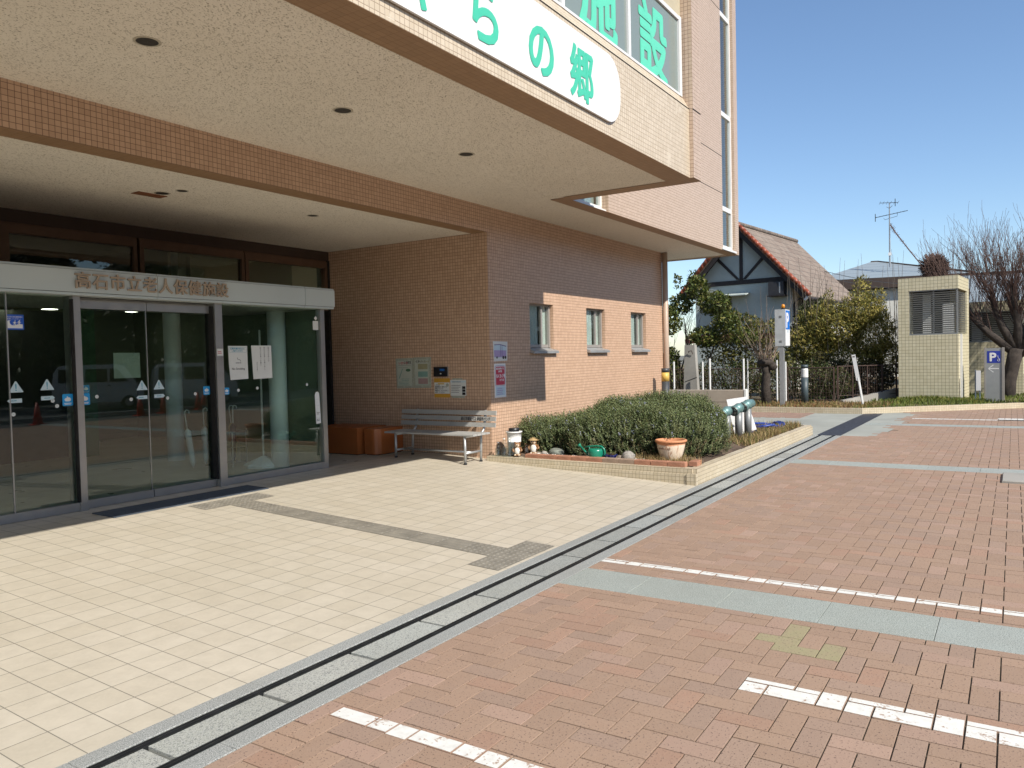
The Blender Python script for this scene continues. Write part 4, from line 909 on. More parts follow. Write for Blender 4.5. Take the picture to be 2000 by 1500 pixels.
# blue bowl
t = thing('planter_bowl', 'small dark blue glazed bowl with dry plant', 'bowl', (9.83, 4.72, .228))
b = MB(); b.lathe([(.05,0),(.075,.02),(.098,.062),(.102,.066),(.094,.066),(.07,.04),(.001,.036)], (0,0,0), 24); b.build('bowl', M['blue_glaze'], t, True)
b = MB(); b.usecol = True
for _ in range(90):
    a = random.uniform(0, 6.28); r = random.uniform(0, .06); l = random.uniform(.03, .10); b.col = random.choice([(.22,.14,.06),(.14,.10,.05),(.10,.13,.04)])
    p = Vector((r*math.cos(a), r*math.sin(a), .05)); q = p+Vector((math.cos(a)*l*.6, math.sin(a)*l*.6, l*.7)); i = b.V(p+Vector((0,.004,0)), p-Vector((0,.004,0)), q); b.face((i,i+1,i+2))
b.build('dry_plant', M['grassblade'], t)
# big pot
def pot_mat():
    t = NT('peeling_whitewash_pot'); P = t.sep(t.obj()); n = t.noise(16, 6.0, rough=.7, dist=.6); n2 = t.noise(5, 4.0)
    st = t.n('ShaderNodeMapping'); st.inputs['Scale'].default_value = (30, 30, 5); t.link(t.obj(), st.inputs[0]); n3 = t.noise(1.0, 4.0, vec=st.outputs[0])
    c = t.mix(t.rng(n, .35, .7), (.70,.60,.47), (.60,.48,.35)); c = t.mix(t.rng(n3, .56, .66, 0, .8), c, (.33,.17,.10)); c = t.mix(t.rng(t.math('ADD', P[2], t.math('MULTIPLY', n2, .06)), .255, .275), c, (.50,.215,.10))
    return t.pbr(c, .7, 0, t.bump(n3, .003))
t = thing('flower_pot', 'large whitewashed terracotta pot with worn orange rim at the bed corner', 'flower pot', (10.0, 3.90, .215))
b = MB(); b.lathe([(.115,0),(.12,.01),(.155,.10),(.183,.20),(.190,.245),(.188,.262),(.20,.268),(.212,.275),(.214,.292),(.205,.302),(.185,.302),(.172,.285),(.165,.24),(.001,.235)], (0,0,0), 40); b.build('body', pot_mat(), t, True)
b = MB(); b.lathe([(.001,.250),(.168,.246)], (0,0,0), 24, False); b.build('pot_soil', M['soil'], t)
b = MB(); R = Matrix(((0,0,-1),(-1,0,0),(0,1,0)))
for k, ch in enumerate('Bellbori'):
    a = math.radians(196-k*7.2); n = Vector((math.cos(a), math.sin(a), 0)); u = Vector((-n.y, n.x, 0)); r = .181
    text(ch, .040, Vector((n.x*r, n.y*r, .185))-u*.010, Matrix((( u.x,0,n.x),(u.y,0,n.y),(0,1,0))), plain('faded_brown_script', (.30,.17,.10), .8), t, depth=.010, bold=.001, sx=.9)
# dry grass round the pot
b = MB(); b.usecol = True
def potg():
    a = random.uniform(0, 6.28); r = random.uniform(.10, .38); return (9.95+r*math.cos(a)*.8, 3.95+r*math.sin(a)*1.3, .20) if random.random() < .7 else (random.uniform(9.75, 9.95), random.uniform(3.6, 4.3), .20)
blades(b, 1500, potg, (.03, .14), [(.46,.34,.17), (.40,.28,.13), (.33,.22,.10), (.24,.2,.07)], .003, 1.3)
tag(b.build('dry_grass', M['grassblade']), 'straw coloured dry grass around the terracotta pot', 'grass', kind='stuff')
b = MB(); b.usecol = True
blades(b, 3600, lambda: (random.uniform(12.3, 16.0), 3.5+abs(random.gauss(0, .45)), .205), (.03, .13), DRY+[(.42,.31,.16), (.14,.16,.05)], .005, 1.2)
blades(b, 1600, lambda: (random.uniform(14.6, 16.0), random.uniform(3.7, 6.2), .205), (.02, .07), GREEN+DRY[:2], .006, .8)
tag(b.build('bed_grass', M['grassblade']), 'dry grass and weeds at the far end of the planting bed', 'grass', kind='stuff')
# rosemary shrubs
def rosemary(label, cx, cy, rx, ry, h, n, seed, lean=0.0):
    rr = random.Random(seed); t = thing('rosemary_shrub', label, 'shrub', (cx, cy, .2), 0, 'rosemary shrubs filling the bed')
    lv = MB(); lv.usecol = True; st = MB(); fl = MB()
    ph = [rr.uniform(0, 6.28) for _ in range(6)]
    def shape(a): return 1+.10*math.sin(3*a+ph[0])+.07*math.sin(5*a+ph[1])+.05*math.sin(9*a+ph[2])
    def hump(x, y): return 1+.09*math.sin(x*4.1+ph[3])*math.cos(y*3.7+ph[4])+.06*math.sin(x*9+ph[5])
    for k in range(n):
        a = rr.uniform(0, 6.283); q = math.sqrt(rr.random()); top = rr.random() < .52
        if top: rad = q*.97
        else: rad = rr.uniform(.86, 1.03)
        x, y = rx*rad*shape(a)*math.cos(a), ry*rad*shape(a)*math.sin(a)
        dome = max(0.0, 1-rad**5)**.5 if rad < 1 else 0
        if top: z = h*(.60+.40*dome)*hump(x, y)-rr.uniform(0, .10)
        else: z = rr.uniform(.02, .80)*h*(.9 if rad < 1 else .8)
        out = Vector((math.cos(a)*rad, math.sin(a)*rad, 0)); d = (out*(.25 if top else .75)+Vector((rr.uniform(-.35,.35), rr.uniform(-.35,.35), 1.0))).normalized()
        L = rr.uniform(.09, .19); p0 = Vector((x, y, z)); side = d.orthogonal().normalized(); s2 = d.cross(side)
        kk = rr.uniform(.6, 1.25); base = rr.choice([(.095,.125,.045), (.12,.15,.058), (.08,.108,.04), (.15,.17,.08), (.135,.145,.055)])
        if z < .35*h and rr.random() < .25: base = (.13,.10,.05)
        m = 9
        for j in range(m):
            f = (j+.5)/m; ang = j*2.4+k; v = side*math.cos(ang)+s2*math.sin(ang); c = p0+d*(L*f); ln = .030*(1.1-.4*f); tip = c+(v*.8+d*.75)*ln; w = d.cross(v)*.0052
            g = kk*(.85+.4*f); lv.col = tuple(min(1, b_*g) for b_ in base); i = lv.V(c-w, c+w, tip+w*.5, tip-w*.5); lv.face((i,i+1,i+2,i+3))
        if rr.random() < .02 and z > .35*h:
            for _ in range(6): e = p0+d*L*rr.uniform(.4, .9); fl.ball(e+Vector((rr.uniform(-.014,.014), rr.uniform(-.014,.014), 0)), .006, 5, 4)
    for k in range(60):
        a = rr.uniform(0, 6.283); r = rr.uniform(.1, .8); e = Vector((rx*r*math.cos(a), ry*r*math.sin(a), h*rr.uniform(.45, .8))); st.tube([e*.35*Vector((1,1,0)).length/1.42 if False else Vector((e.x*.5, e.y*.5, 0)), Vector((e.x*.8, e.y*.8, e.z*.5)), e], [.012,.009,.005], 5)
    # heart of the shrub: dense inner shoots in one darker green
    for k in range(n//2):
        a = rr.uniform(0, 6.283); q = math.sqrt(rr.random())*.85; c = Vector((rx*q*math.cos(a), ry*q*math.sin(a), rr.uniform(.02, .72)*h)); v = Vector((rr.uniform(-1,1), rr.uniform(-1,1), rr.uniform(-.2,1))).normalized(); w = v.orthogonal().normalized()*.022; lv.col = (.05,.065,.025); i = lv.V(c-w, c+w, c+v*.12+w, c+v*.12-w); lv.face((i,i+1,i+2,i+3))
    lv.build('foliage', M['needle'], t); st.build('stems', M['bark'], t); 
    if fl.v: tag(fl.build('flowers', plain('pale_lilac_flower', (.45,.47,.62), .6), t), kind='stuff')
rosemary('lower rosemary shrub at the wall end of the bed behind the figurines', 10.62, 5.95, .62, .58, .46, 2300, 1)
rosemary('tall rosemary shrub in the middle of the bed behind the watering can', 11.0, 5.0, .95, .85, .58, 5200, 2)
rosemary('dense rosemary shrub at the front right of the bed behind the pot', 11.15, 4.15, .95, .56, .58, 4800, 3)
rosemary('rosemary shrub at the back of the bed before the fire inlets', 12.6, 5.15, 1.25, .95, .66, 5600, 4)
# fire department inlets
for k, (px, X, top, l) in enumerate(((1414, 13.05, .78, 'green bronze fire inlet on grey pipe, lowest and nearest of three'), (1437, 13.30, .82, 'green bronze fire inlet on grey pipe, middle of three'), (1455, 13.55, .87, 'green bronze fire inlet on grey pipe, farthest of three'))):
    p = aX(px+6, 845, X); t = thing('fire_inlet', l, 'fire inlet', (X, p.y, .19), 0, 'fire inlet standpipes in the bed')
    h = top-.19-.14
    b = MB(); b.tube([(0,0,0),(0,0,h)], .062, 16); b.build('standpipe', M['pipe_grey'], t, True)
    b = MB(); b.tube([(0,0,h-.02),(0,0,h+.04)], .075, 16); b.tube([(.15,-.03,h+.05),(.0,.0,h+.045),(-.14,.02,h+.01)], [.07,.082,.075], 16); b.tube([(-.14,.02,h+.01),(-.185,.025,h+.0)], .090, 18); hd = b.build('elbow', M['hydrant'], t, True)
    d = Vector((-.045, .005, -.01)).normalized(); c = Vector((-.185, .025, h))
    b = MB(); b.tube([c, c+d*.012], .074, 18); cap = b.build('cap', M['alu'], t)
    u = d.cross(Vector((0,0,1))).normalized(); v = u.cross(d); b = MB()
    for e in (u, v): b.tube([c+d*.016-e*.07, c+d*.016+e*.07], .008, 6)
    b.tube([c+d*.014+(u*math.cos(q*.5236)+v*math.sin(q*.5236))*.068 for q in range(13)], .008, 6); b.build('cross_guard', M['black'], cap)
# white board behind them
t = thing('notice_board', 'blank white board leaning behind the fire inlets', 'board', (13.95, 4.02, .2))
o = t.location; b = MB(); b.prism([aX(1436,852,13.75)-o, aX(1477,839,13.85)-o, aX(1456,775.5,14.15)-o, aX(1419,781,14.1)-o], (.02,.0,.006)); b.build('panel', M['signwhite'], t)
b = MB(); P0 = []
for k in range(150): a = k*.42; P0.append((15.2+.42*math.cos(a)*(1+.2*math.sin(k*.13)), 3.98+.26*math.sin(a)*(1+.2*math.cos(k*.21)), .25+.012*(k % 5)+.01*math.sin(k)))
P0 += [(15.0-.1*k, 4.0-.05*math.sin(k*1.2), .225) for k in range(10)]
b.tube(P0, .013, 6); tag(b.build('hose', M['bluehose'], None, True), 'coiled blue garden hose lying at the far end of the bed', 'hose')
# bollard behind the hedge
t = thing('bollard', 'charcoal bollard with wide yellow band beside the facade corner', 'bollard', (15.9, 6.30, 0))
b = MB(); b.tube([(0,0,0),(0,0,1.09)], .083, 20); b.tube([(0,0,1.28),(0,0,1.37)], .083, 20); b.build('post', M['bollard'], t, True); b = MB(); b.tube([(0,0,1.09),(0,0,1.28)], .0845, 20); b.build('band', M['yellow'], t, True)
# ================================================================ BACKGROUND
ZL = .105
# parking sign on a pole: narrow light box, P face towards the car park
t = thing('parking_sign', 'tall white light box P sign with amber beacon on a grey pole', 'sign', (22.85, 5.55, ZL))
b = MB(); b.box(-.055, .055, -.06, .06, 0, 1.74); b.build('pole', M['galv'], t)
b = MB(); b.box(-.07, .45, -.12, .17, 1.72, 2.76); bx = b.build('light_box', plain('shade_grey_light_box', (.50,.52,.52), .45), t)  # white box; the shade on its side is put into this grey
b = MB()
for z in (1.82, 2.52): b.box(-.075, -.07, -.02, .05, z, z+.06)
b.build('latch', M['pipe_grey'], bx)
b = MB(); b.box(-.055, .435, -.124, -.12, 1.735, 2.745); b.build('face_panel', M['signwhite'], bx)
b = MB(); b.box(-.04, .42, -.126, -.1245, 2.19, 2.73); b.build('blue_field', M['blue_p'], bx)
text('P', .58, (.0, -.127, 2.25), '-Y', M['signwhite'], bx, bold=.022, sx=.98); text('満空', .10, (.10, -.1255, 2.10), '-Y', M['paleblue'], bx, bold=.002)
b = MB(); b.lathe([(.06,2.76),(.06,2.79),(.001,2.79)], (-.01,-.05,0), 14); b.build('beacon_base', M['black'], t); b = MB(); b.lathe([(.052,2.79),(.052,2.87),(.03,2.90),(.001,2.905)], (-.01,-.05,0), 14); b.build('beacon', M['amber'], t, True)
# low sign slab with P, wheelchair and arrow
t = thing('direction_sign', 'grey sign slab with blue P and wheelchair symbol above a white left arrow', 'sign', (26.2, .45, ZL), math.radians(-92))
# local x to the viewer's right, y away
b = MB(); b.box(-.235, .155, 0, .10, 0, 1.52); b.build('slab', M['slab_grey'], t)
b = MB(); b.box(.157, .215, -.02, .12, 0, 1.54); b.box(-.275, -.237, -.02, .12, 0, 1.54); b.build('side_post', M['alu_dull'], t)
b = MB(); b.box(-.205, .125, -.004, -.0005, 1.10, 1.44); b.build('blue_field', M['navy'], t)
text('P', .33, (-.155, -.006, 1.155), '-Y', M['signwhite'], t, bold=.012); 
b = MB(); b.tube([(.06,-.008,1.275),(.066,-.008,1.225),(.09,-.008,1.222),(.102,-.008,1.165)], .006, 6); b.tube([(.075+.026*math.cos(q*.5236),-.008,1.175+.026*math.sin(q*.5236)) for q in range(3, 12)], .005, 6); b.ball((.058,-.008,1.292), .010, 8, 6); b.build('wheelchair_symbol', M['signwhite'], t)
b = MB(); b.box(-.165, .085, -.004, -.001, .925, .95); b.build('arrow', M['signwhite'], t)
b = MB()
for s in (1, -1): b.prism([(-.175,-.0045,.9375-.008*s),(-.175,-.0045,.9375+.012*s),(-.055,-.0045,.9375+.115*s),(-.045,-.0045,.9375+.095*s)], (0,.004,0))
b.build('arrow', M['signwhite'], t)
t = thing('marker_post', 'slim blue grey post with white plate left of the direction sign', 'post', (25.62, .86, ZL), math.radians(-92))
b = MB(); b.box(-.075, -.045, -.03, .03, 0, .92); b.box(.03, .06, -.03, .03, 0, .45); b.build('post', plain('blue_grey_steel', (.19,.24,.28), .5, .3), t); b = MB(); b.box(-.045, .065, -.04, .02, .34, .90); b.build('plate', M['signwhite'], t)
t = thing('leaning_sign', 'narrow weathered white sign board leaning on a white stake', 'sign', (23.3, 3.50, ZL))
b = MB(); b.tube([(0,0,0),(0,.12,.80)], .03, 6); b.build('stake', M['white'], t); b = MB(); b.prism([(-.01,.065,.70),(-.01,.165,.72),(-.01,.285,1.42),(-.01,.19,1.44)], (-.012,-.0,0)); b.build('panel', M['signwhite'], t)
b = MB(); b.box(-.0235, -.0225, .2, .26, 1.36, 1.39); b.build('rust_stain', M['rust'], t)
t = thing('bollard', 'charcoal bollard with ribbed white top before the fence', 'bollard', (24.1, 5.21, ZL))
b = MB(); b.tube([(0,0,0),(0,0,.78)], .10, 18); b.tube([(0,0,1.06),(0,0,1.16)], .10, 18); b.build('post', plain('slate_bollard', (.06,.085,.095), .5), t, True)
b = MB(); b.lathe([(.09,.78)]+[(.098+.006*(k % 2), .79+.03*k) for k in range(9)]+[(.09,1.06)], (0,0,0), 18); b.build('lamp_louvre', M['white'], t, True)
# fences
t = thing('mesh_fence', 'rusty brown wire mesh fence below the shrubs', 'fence', (24.9, 7, ZL))
def fence_run(t, p, q, h, nposts, z0=0.0, seed=0, dark=False):
    o = Vector(t.location); p = Vector((p[0], p[1], 0))-Vector((o.x, o.y, 0)); q = Vector((q[0], q[1], 0))-Vector((o.x, o.y, 0)); L = (q-p).length; u = (q-p)/L
    for k in range(nposts):
        a = p+u*(L*k/(nposts-1)); b = MB(); b.tube([(a.x,a.y,z0),(a.x,a.y,z0+h)], .022, 6); b.build('post', M['rust'], t)
    b = MB(); b.tube([(p.x,p.y,z0+h-.02),(q.x,q.y,z0+h-.02)], .016, 5); b.tube([(p.x,p.y,z0+.08),(q.x,q.y,z0+.08)], .010, 5); b.build('rail', M['rust'], t)
    b = MB(); n = int(L/.085)
    for k in range(n):
        a = p+u*(L*(k+.5)/n); b.tube([(a.x,a.y,z0+.08),(a.x,a.y,z0+h-.02)], .0035, 3, False)
    for k in range(9): z = z0+.08+k*(h-.1)/9; b.tube([(p.x,p.y,z),(q.x,q.y,z)], .0035, 3, False)
    b.build('mesh_panel', M['rust'], t)
fence_run(t, (24.9, 9.9), (24.9, 4.55), 1.07, 5)
t = thing('mesh_fence', 'darker rusty fence section rising beside the tiled hut', 'fence', (25.0, 4, ZL))
fence_run(t, (24.95, 4.45), (26.6, 3.05), .98, 5, .12)
b = MB(); b.prism([(24.98,4.30,0),(26.7,2.98,0),(26.7,2.98,.46),(24.98,4.30,.17)], (.08,.10,0)); tag(b.build('low_wall', M['concrete']), 'low stained concrete wall under the darker fence beside the hut', 'wall')
t = thing('low_wall', 'long low concrete wall at the end of the building', 'wall', (21.6, 7.6, 0))
b = MB(); b.bbox(-.08, .08, -1.35, 2.6, -.1, .64, .01); b.build('wall', M['concrete_warm'], t); b = MB(); b.box(-.0815, -.080, -1.35, 2.6, .30, .308); b.build('joint', M['darkgap'], t); b = MB(); b.bbox(-.09, .09, -1.40, -1.351, -.1, .66, .01); b.build('end_post', M['paper'], t)
for k, (px, top, l) in enumerate(((1316, 705, 'white stake nearest the building, left of the concrete pillar'), (1372, 705, 'white stake just right of the concrete pillar'), (1386, 699, 'taller white stake, second right of the concrete pillar'), (1452, 699, 'white stake at the end of the low wall'), (1460, 702, 'thinner white stake beyond the end of the low wall'), (1517, 702, 'white stake left of the parking sign pole'), (1534, 705, 'white stake behind the parking sign pole'))):
    X = 22.0 if k < 4 else 24.6; p = aX(px, top, X); b = MB(); b.tube([(0,0,0),(0,0,p.z-.02)], .028 if k != 4 else .02, 8); o = b.build('stake', M['white']); o.location = (X, p.y, .0); tag(o, l, 'stake', 'white stakes along the fence')
t = thing('concrete_pillar', 'old tapered concrete pillar with a hook behind the low wall', 'pillar', (22.4, 8.05, 0))
b = MB(); b.prism([(-.1,.24,0),(-.1,-.24,0),(-.1,-.13,1.93),(-.1,.17,1.93)], (.2,0,0)); b.build('post', M['concrete'], t); b = MB(); b.tube([(-.12,.03,1.70),(-.16,.03,1.74),(-.16,-.06,1.76),(-.13,-.09,1.66)], .012, 6); b.build('hook', M['rust'], t)
b = MB(); b.tube([(-.105,.16,.85),(-.105,-.20,.98)], .008, 5); b.build('crack', M['darkgap'], t)
# tiled hut with wrap-round louvres (local x right along the front, y into depth)
def hut(x, y, ang, w, dpt, h, wx0, wz0, wz1, label, s=1):
    t = thing('tiled_hut', label, 'hut', (x, y, ZL), ang, 'tiled service huts')
    b = MB(); b.box(0, wx0, 0, dpt, -.1, h); b.box(wx0, w, 0, .16, -.1, wz0); b.box(wx0, w, 0, .16, wz1, h); b.box(w-.16, w, .16, dpt, -.1, wz0); b.box(w-.16, w, .16, dpt, wz1, h); b.box(wx0, w-.16, dpt-.12, dpt, -.1, h); b.box(w-.16, w, dpt-.4, dpt, wz0, wz1); b.box(wx0, w-.16, .16, dpt-.12, h-.15, h-.02)
    b.build('wall', M['tile_hut'], t)
    b = MB(); n = int((wz1-wz0)/.062)
    for k in range(n):
        z = wz0+.03+k*.062; b.prism([(wx0+.02,.03,z+.018),(wx0+.02,.055,z-.012),(wx0+.02,.058,z-.009),(wx0+.02,.033,z+.021)], (w-wx0-.06,0,0)); b.prism([(w-.03,.05,z+.018),(w-.055,.05,z-.012),(w-.058,.05,z-.009),(w-.033,.05,z+.021)], (0,dpt-.45,0))
    b.build('louvres', M['louvre'], t)
    b = MB()
    for xx in (wx0+.01, (wx0+w)/2, w-.05): b.box(xx-.02, xx+.02, .06, .10, wz0, wz1)
    b.box(w-.10, w-.06, .5, .54, wz0, wz1); b.box(wx0, w-.02, .015, .07, wz0, wz0+.03); b.box(wx0, w-.02, .015, .07, wz1-.03, wz1); b.build('louvre_frame', M['louvre'], t)
    b = MB(); b.box(wx0, w-.3, .6, .62, wz0, wz1); b.build('inner_screen', plain('hut_inner_dark', (.05,.055,.05), .8), t)
    b = MB(); b.box(wx0+.28, wx0+.50, .5, .52, wz0, wz1-.1); b.box(wx0+.8, wx0+1.1, .52, .54, wz0, wz0+.9); b.build('inner_panel', M['paper'], t)
    b = MB(); b.box(w+.001, w+.05, .3, .36, 0, wz0); b.build('drainpipe', M['white'], t); b = MB(); b.box(w-.13, w+.004, .12, .2, 0, .66); b.build('meter_box', M['browndark'], t)
    return t
hut(25.81, 2.9, math.radians(-95), 1.57, 2.0, 3.63, .29, 1.95, 3.25, 'tall yellow beige tiled hut with louvred corner opening')
hut(30.2, 2.35, math.radians(-95), 2.6, 2.2, 3.05, .3, 1.72, 2.72, 'second tiled hut with louvres behind the first and the bare tree')
# ---- neighbour house (local x right along the gable, y into depth)
hs = thing('neighbour_house', 'half timbered house with steep brown tiled roof and red verge tiles', 'house', (33.2, 9.69, 0), math.radians(-96))
HW, RZ, PT, DP = 2.1, 7.03, 1.07, 6.6
b = MB(); b.prism([(-HW,0,-.5),(HW,0,-.5),(HW,0,RZ-PT*HW-.25),(0,0,RZ-.25),(-HW,0,RZ-PT*HW-.25)], (0,DP-.3,0)); b.build('wall', M['plaster_teal'], hs)
b = MB(); b.box(HW+.001, HW+.03, .02, DP-.32, -.5, 4.5); b.build('side_wall', M['plaster_white'], hs)
b = MB(); EV = 2.97; LE = -2.6
b.prism([(0,-.45,RZ),(EV,-.45,RZ-PT*EV),(EV,-.45,RZ-PT*EV-.14),(0,-.45,RZ-.14)], (0,DP+.75,0)); b.prism([(0,-.45,RZ-.001),(0,-.45,RZ-.14),(LE,-.45,RZ+PT*LE-.14),(LE,-.45,RZ+PT*LE)], (0,DP+.75,0))
rf = b.build('roof', M['rooftile'], hs)
b = MB()
for sgn, E in ((1, EV), (-1, -LE)):
    n = 19 if sgn > 0 else 16
    for k in range(n):
        u0, u1 = E*k/n, E*(k+1)/n
        b.tube([(sgn*u0,-.45,RZ-PT*u0+.06),(sgn*u1,-.45,RZ-PT*u1+.02)], [.085,.10], 8)
b.build('verge_tiles', M['rooftile_red'], rf, True)
b = MB()
for k in range(24): y = -.45+k*.306; b.tube([(0,y,RZ+.05),(0,y+.30,RZ+.03)], [.09,.10], 8)
b.build('ridge_tiles', plain('ridge_tile_grey', (.20,.16,.13), .8, var=.3, scale=4), rf, True)
b = MB(); b.prism([(0,-.36,RZ-.15),(EV-.1,-.36,RZ-PT*(EV-.1)-.15),(EV-.1,-.36,RZ-PT*(EV-.1)-.38),(0,-.36,RZ-.42)], (0,.05,0)); b.prism([(0,-.36,RZ-.15),(0,-.36,RZ-.42),(LE+.1,-.36,RZ+PT*(LE+.1)-.38),(LE+.1,-.36,RZ+PT*(LE+.1)-.15)], (0,.05,0)); b.build('bargeboard', M['timber'], hs)
b = MB(); b.box(-2.1, 2.1, -.03, -.001, 4.55, 4.74); b.box(-.07, .07, -.032, -.001, 4.74, RZ-.4)
for s in (-1, 1): b.prism([(s*.06,-.028,4.76),(s*.20,-.028,4.76),(s*1.14,-.028,5.70),(s*1.0,-.028,5.74)], (0,.027,0)); b.prism([(s*1.06,-.026,5.72),(s*1.16,-.026,5.72),(s*1.95,-.026,4.85),(s*1.85,-.026,4.80)], (0,.025,0)) if s < 0 else None
b.build('timber_frame', M['timber'], hs)
b = MB(); b.box(-2.6, 2.12, -.05, -.001, 2.12, 2.48); b.box(2.101, 2.16, -.05, DP-.3, 2.05, 2.36); b.build('storey_band', M['maroon'], hs)
w = MB(); w.box(-1.25, -.45, -.04, -.005, 3.32, 4.06); w = w.build('window', M['timber'], hs); b = MB()
for k in range(15): b.box(-1.22, -.87, -.055, -.041, 3.35+k*.047, 3.375+k*.047); b.box(-.83, -.48, -.055, -.041, 3.35+k*.047, 3.375+k*.047)
b.build('louvre_shutter', M['shutter'], w)
b = MB(); b.prism([(-1.25,-.5,4.06),(-1.25,-.0,4.16),(-1.25,-.0,4.20),(-1.25,-.5,4.10)], (1.62,0,0)); b.build('window_canopy', M['plaster_teal'], hs)
w = MB(); w.box(-.3, .75, -.03, -.005, .1, 1.25); w = w.build('window', M['timber'], hs); b = MB()
for k in range(18): b.box(-.26, .71, -.042, -.031, .14+k*.06, .165+k*.06)
b.build('louvre_shutter', M['plaster_white'], w)
b = MB(); b.box(1.3, 1.92, -.42, -.06, 3.98, 4.52); ac = b.build('air_conditioner', plain('dark_ac_unit', (.035,.035,.04), .6), hs); b = MB(); b.box(1.74, 1.79, -.425, -.42, 4.05, 4.48); b.build('stripe', M['galv'], ac); b = MB(); b.box(1.25, 1.97, -.45, -.0, 3.93, 3.97); b.build('bracket', M['timber'], ac)
w = MB(); w.box(2.031, 2.17, .75, 1.65, 2.95, 3.95); w = w.build('window', M['plaster_white'], hs); b = MB(); b.box(2.171, 2.18, .80, 1.60, 3.0, 3.9); b.build('pane', plain('dusty_pane', (.30,.32,.30), .3), w)
b = MB()
for y in (.7, 1.15, 1.7): b.box(2.30, 2.34, y-.02, y+.02, 2.85, 4.05)
for z in (2.86, 3.2, 3.5): b.box(2.30, 2.33, .7, 1.7, z, z+.03)
for y in (.7, 1.7): b.box(2.03, 2.32, y-.02, y+.02, 2.86, 2.9)
b.build('window_rail', M['timber'], w)
b = MB(); b.tube([(2.2,.02,-.4),(2.2,.02,3.6),(2.3,.0,3.75),(2.75,-.05,3.82)], .04, 8); b.build('downpipe', M['timber'], hs); b = MB(); b.tube([(EV-.02,-.4,RZ-PT*EV-.1),(EV-.02,DP+.25,RZ-PT*EV-.12)], .07, 8); b.build('gutter', M['timber'], hs); b = MB(); b.tube([(EV-.05,-.42,3.85),(EV-.2,-.40,3.70)], .06, 8); b.build('gutter_end', M['white'], hs)
b = MB(); b.tube([(2.45,3.0,3.1),(2.9,3.0,3.45)], .03, 6); d = Vector((.6,-.5,.55)).normalized(); b.tube([(2.95,2.95,3.4),Vector((2.95,2.95,3.4))+d*.06], [.30,.27], 18); b.build('satellite_dish', M['white'], hs)
# ---- second house with hipped metal roof
h2 = thing('metal_roof_house', 'pale house with blue grey hipped metal roof behind the shrubs', 'house', (49, 7.0, 0), math.radians(-78))
b = MB(); b.box(-2.6, 7.5, 0, 8, -.5, 5.1); b.build('wall', M['plaster_white'], h2)
b = MB(); b.box(-3.1, 8.0, -.45, 8.4, 5.15, 5.72); b.build('eaves', M['browndark'], h2)
b = MB(); ap, ap2 = (.35, 3.6, 7.05), (.75, 3.6, 7.05); q = [(-3.1,-.45,5.73),(5.2,-.45,5.73),(5.2,8.4,5.73),(-3.1,8.4,5.73)]
b.poly([q[0],q[1],ap2,ap]); b.poly([q[1],q[2],ap2]); b.poly([q[2],q[3],ap,ap2]); b.poly([q[3],q[0],ap]); r2 = b.build('roof', M['metalroof'], h2)
b = MB(); b.tube([ap,ap2,(5.2,-.45,5.76)], .06, 6); b.tube([(5.2,8.4,5.76),ap2], .06, 6); b.build('hip_capping', M['browndark'], r2)
w = MB(); w.box(1.6, 4.4, -.05, -.01, 3.2, 4.4); w.build('window', plain('dim_window', (.10,.11,.10), .3), h2)
t = thing('tv_antenna', 'tall thin aerial mast with two aerials above the metal roof', 'antenna', (49.6, 5.95, 6.5), math.radians(-78))
b = MB(); b.tube([(0,.3,-.1),(0,.3,3.55)], [.05,.03], 6); b.build('mast', M['galv'], t)
b = MB(); b.tube([(-.75,.3,2.78),(.95,.3,3.05)], .018, 5); b.tube([(-.3,.3,2.72),(-.25,.3,2.62),(.4,.3,2.78),(.42,.3,2.95)], .012, 5)
for k in range(9): b.tube([(-.7+k*.18,.1,2.79+k*.0286),(-.7+k*.18,.5,2.79+k*.0286)], .009, 4)
b.tube([(-.74,.3,2.55),(-.74,.3,3.0)], .02, 5); b.build('aerial', M['black'], t)
b = MB(); b.tube([(-.5,.3,3.6),(.45,.3,3.55)], .016, 5)
for k in range(6): b.tube([(-.5+k*.19,-.2,3.6-k*.01),(-.5+k*.19,.8,3.6-k*.01)], .009, 4)
b.tube([(.3,.3,3.35),(.3,.3,3.78)], .02, 5); b.tube([(-.15,.3,3.35),(0,.3,3.25),(.15,.3,3.4)], .014, 5); b.build('aerial', M['black'], t)
b = MB(); b.box(-.08, .08, .22, .28, .55, .72); b.build('junction_box', M['white'], t)
b = MB(); b.usecol = True; P0 = [Vector((.05,.3,2.3)), Vector((.35,.2,1.75)), Vector((.9,.1,.9)), Vector((1.5,0,0)), Vector((2.3,-.1,-.9))]
b.col = (.20,.12,.10); b.tube(P0, .03, 5)
for _ in range(260):
    k = random.random()*3.2; i = int(k); p = P0[i].lerp(P0[i+1], k-i); d = Vector((random.uniform(-1,1), random.uniform(-1,1), random.uniform(-1,1)))*.12*(1.25-k/3.2); b.tube([p, p+d], .006, 3, False)
b.build('withered_vine', M['grassblade'], t)
for k, (z0, z1) in enumerate(((5.6, 5.5), (5.35, 5.2))):
    b = MB(); A, B = Vector((38, 8.1, z0)), Vector((52, 2.0, z1)); b.tube([A.lerp(B, q/14)-Vector((0,0,.5*4*(q/14)*(1-q/14))) for q in range(15)], .014, 4); tag(b.build('power_line', M['black']), ('upper' if k == 0 else 'lower')+' thin overhead wire crossing the sky behind the roofs', 'wire', 'overhead wires')
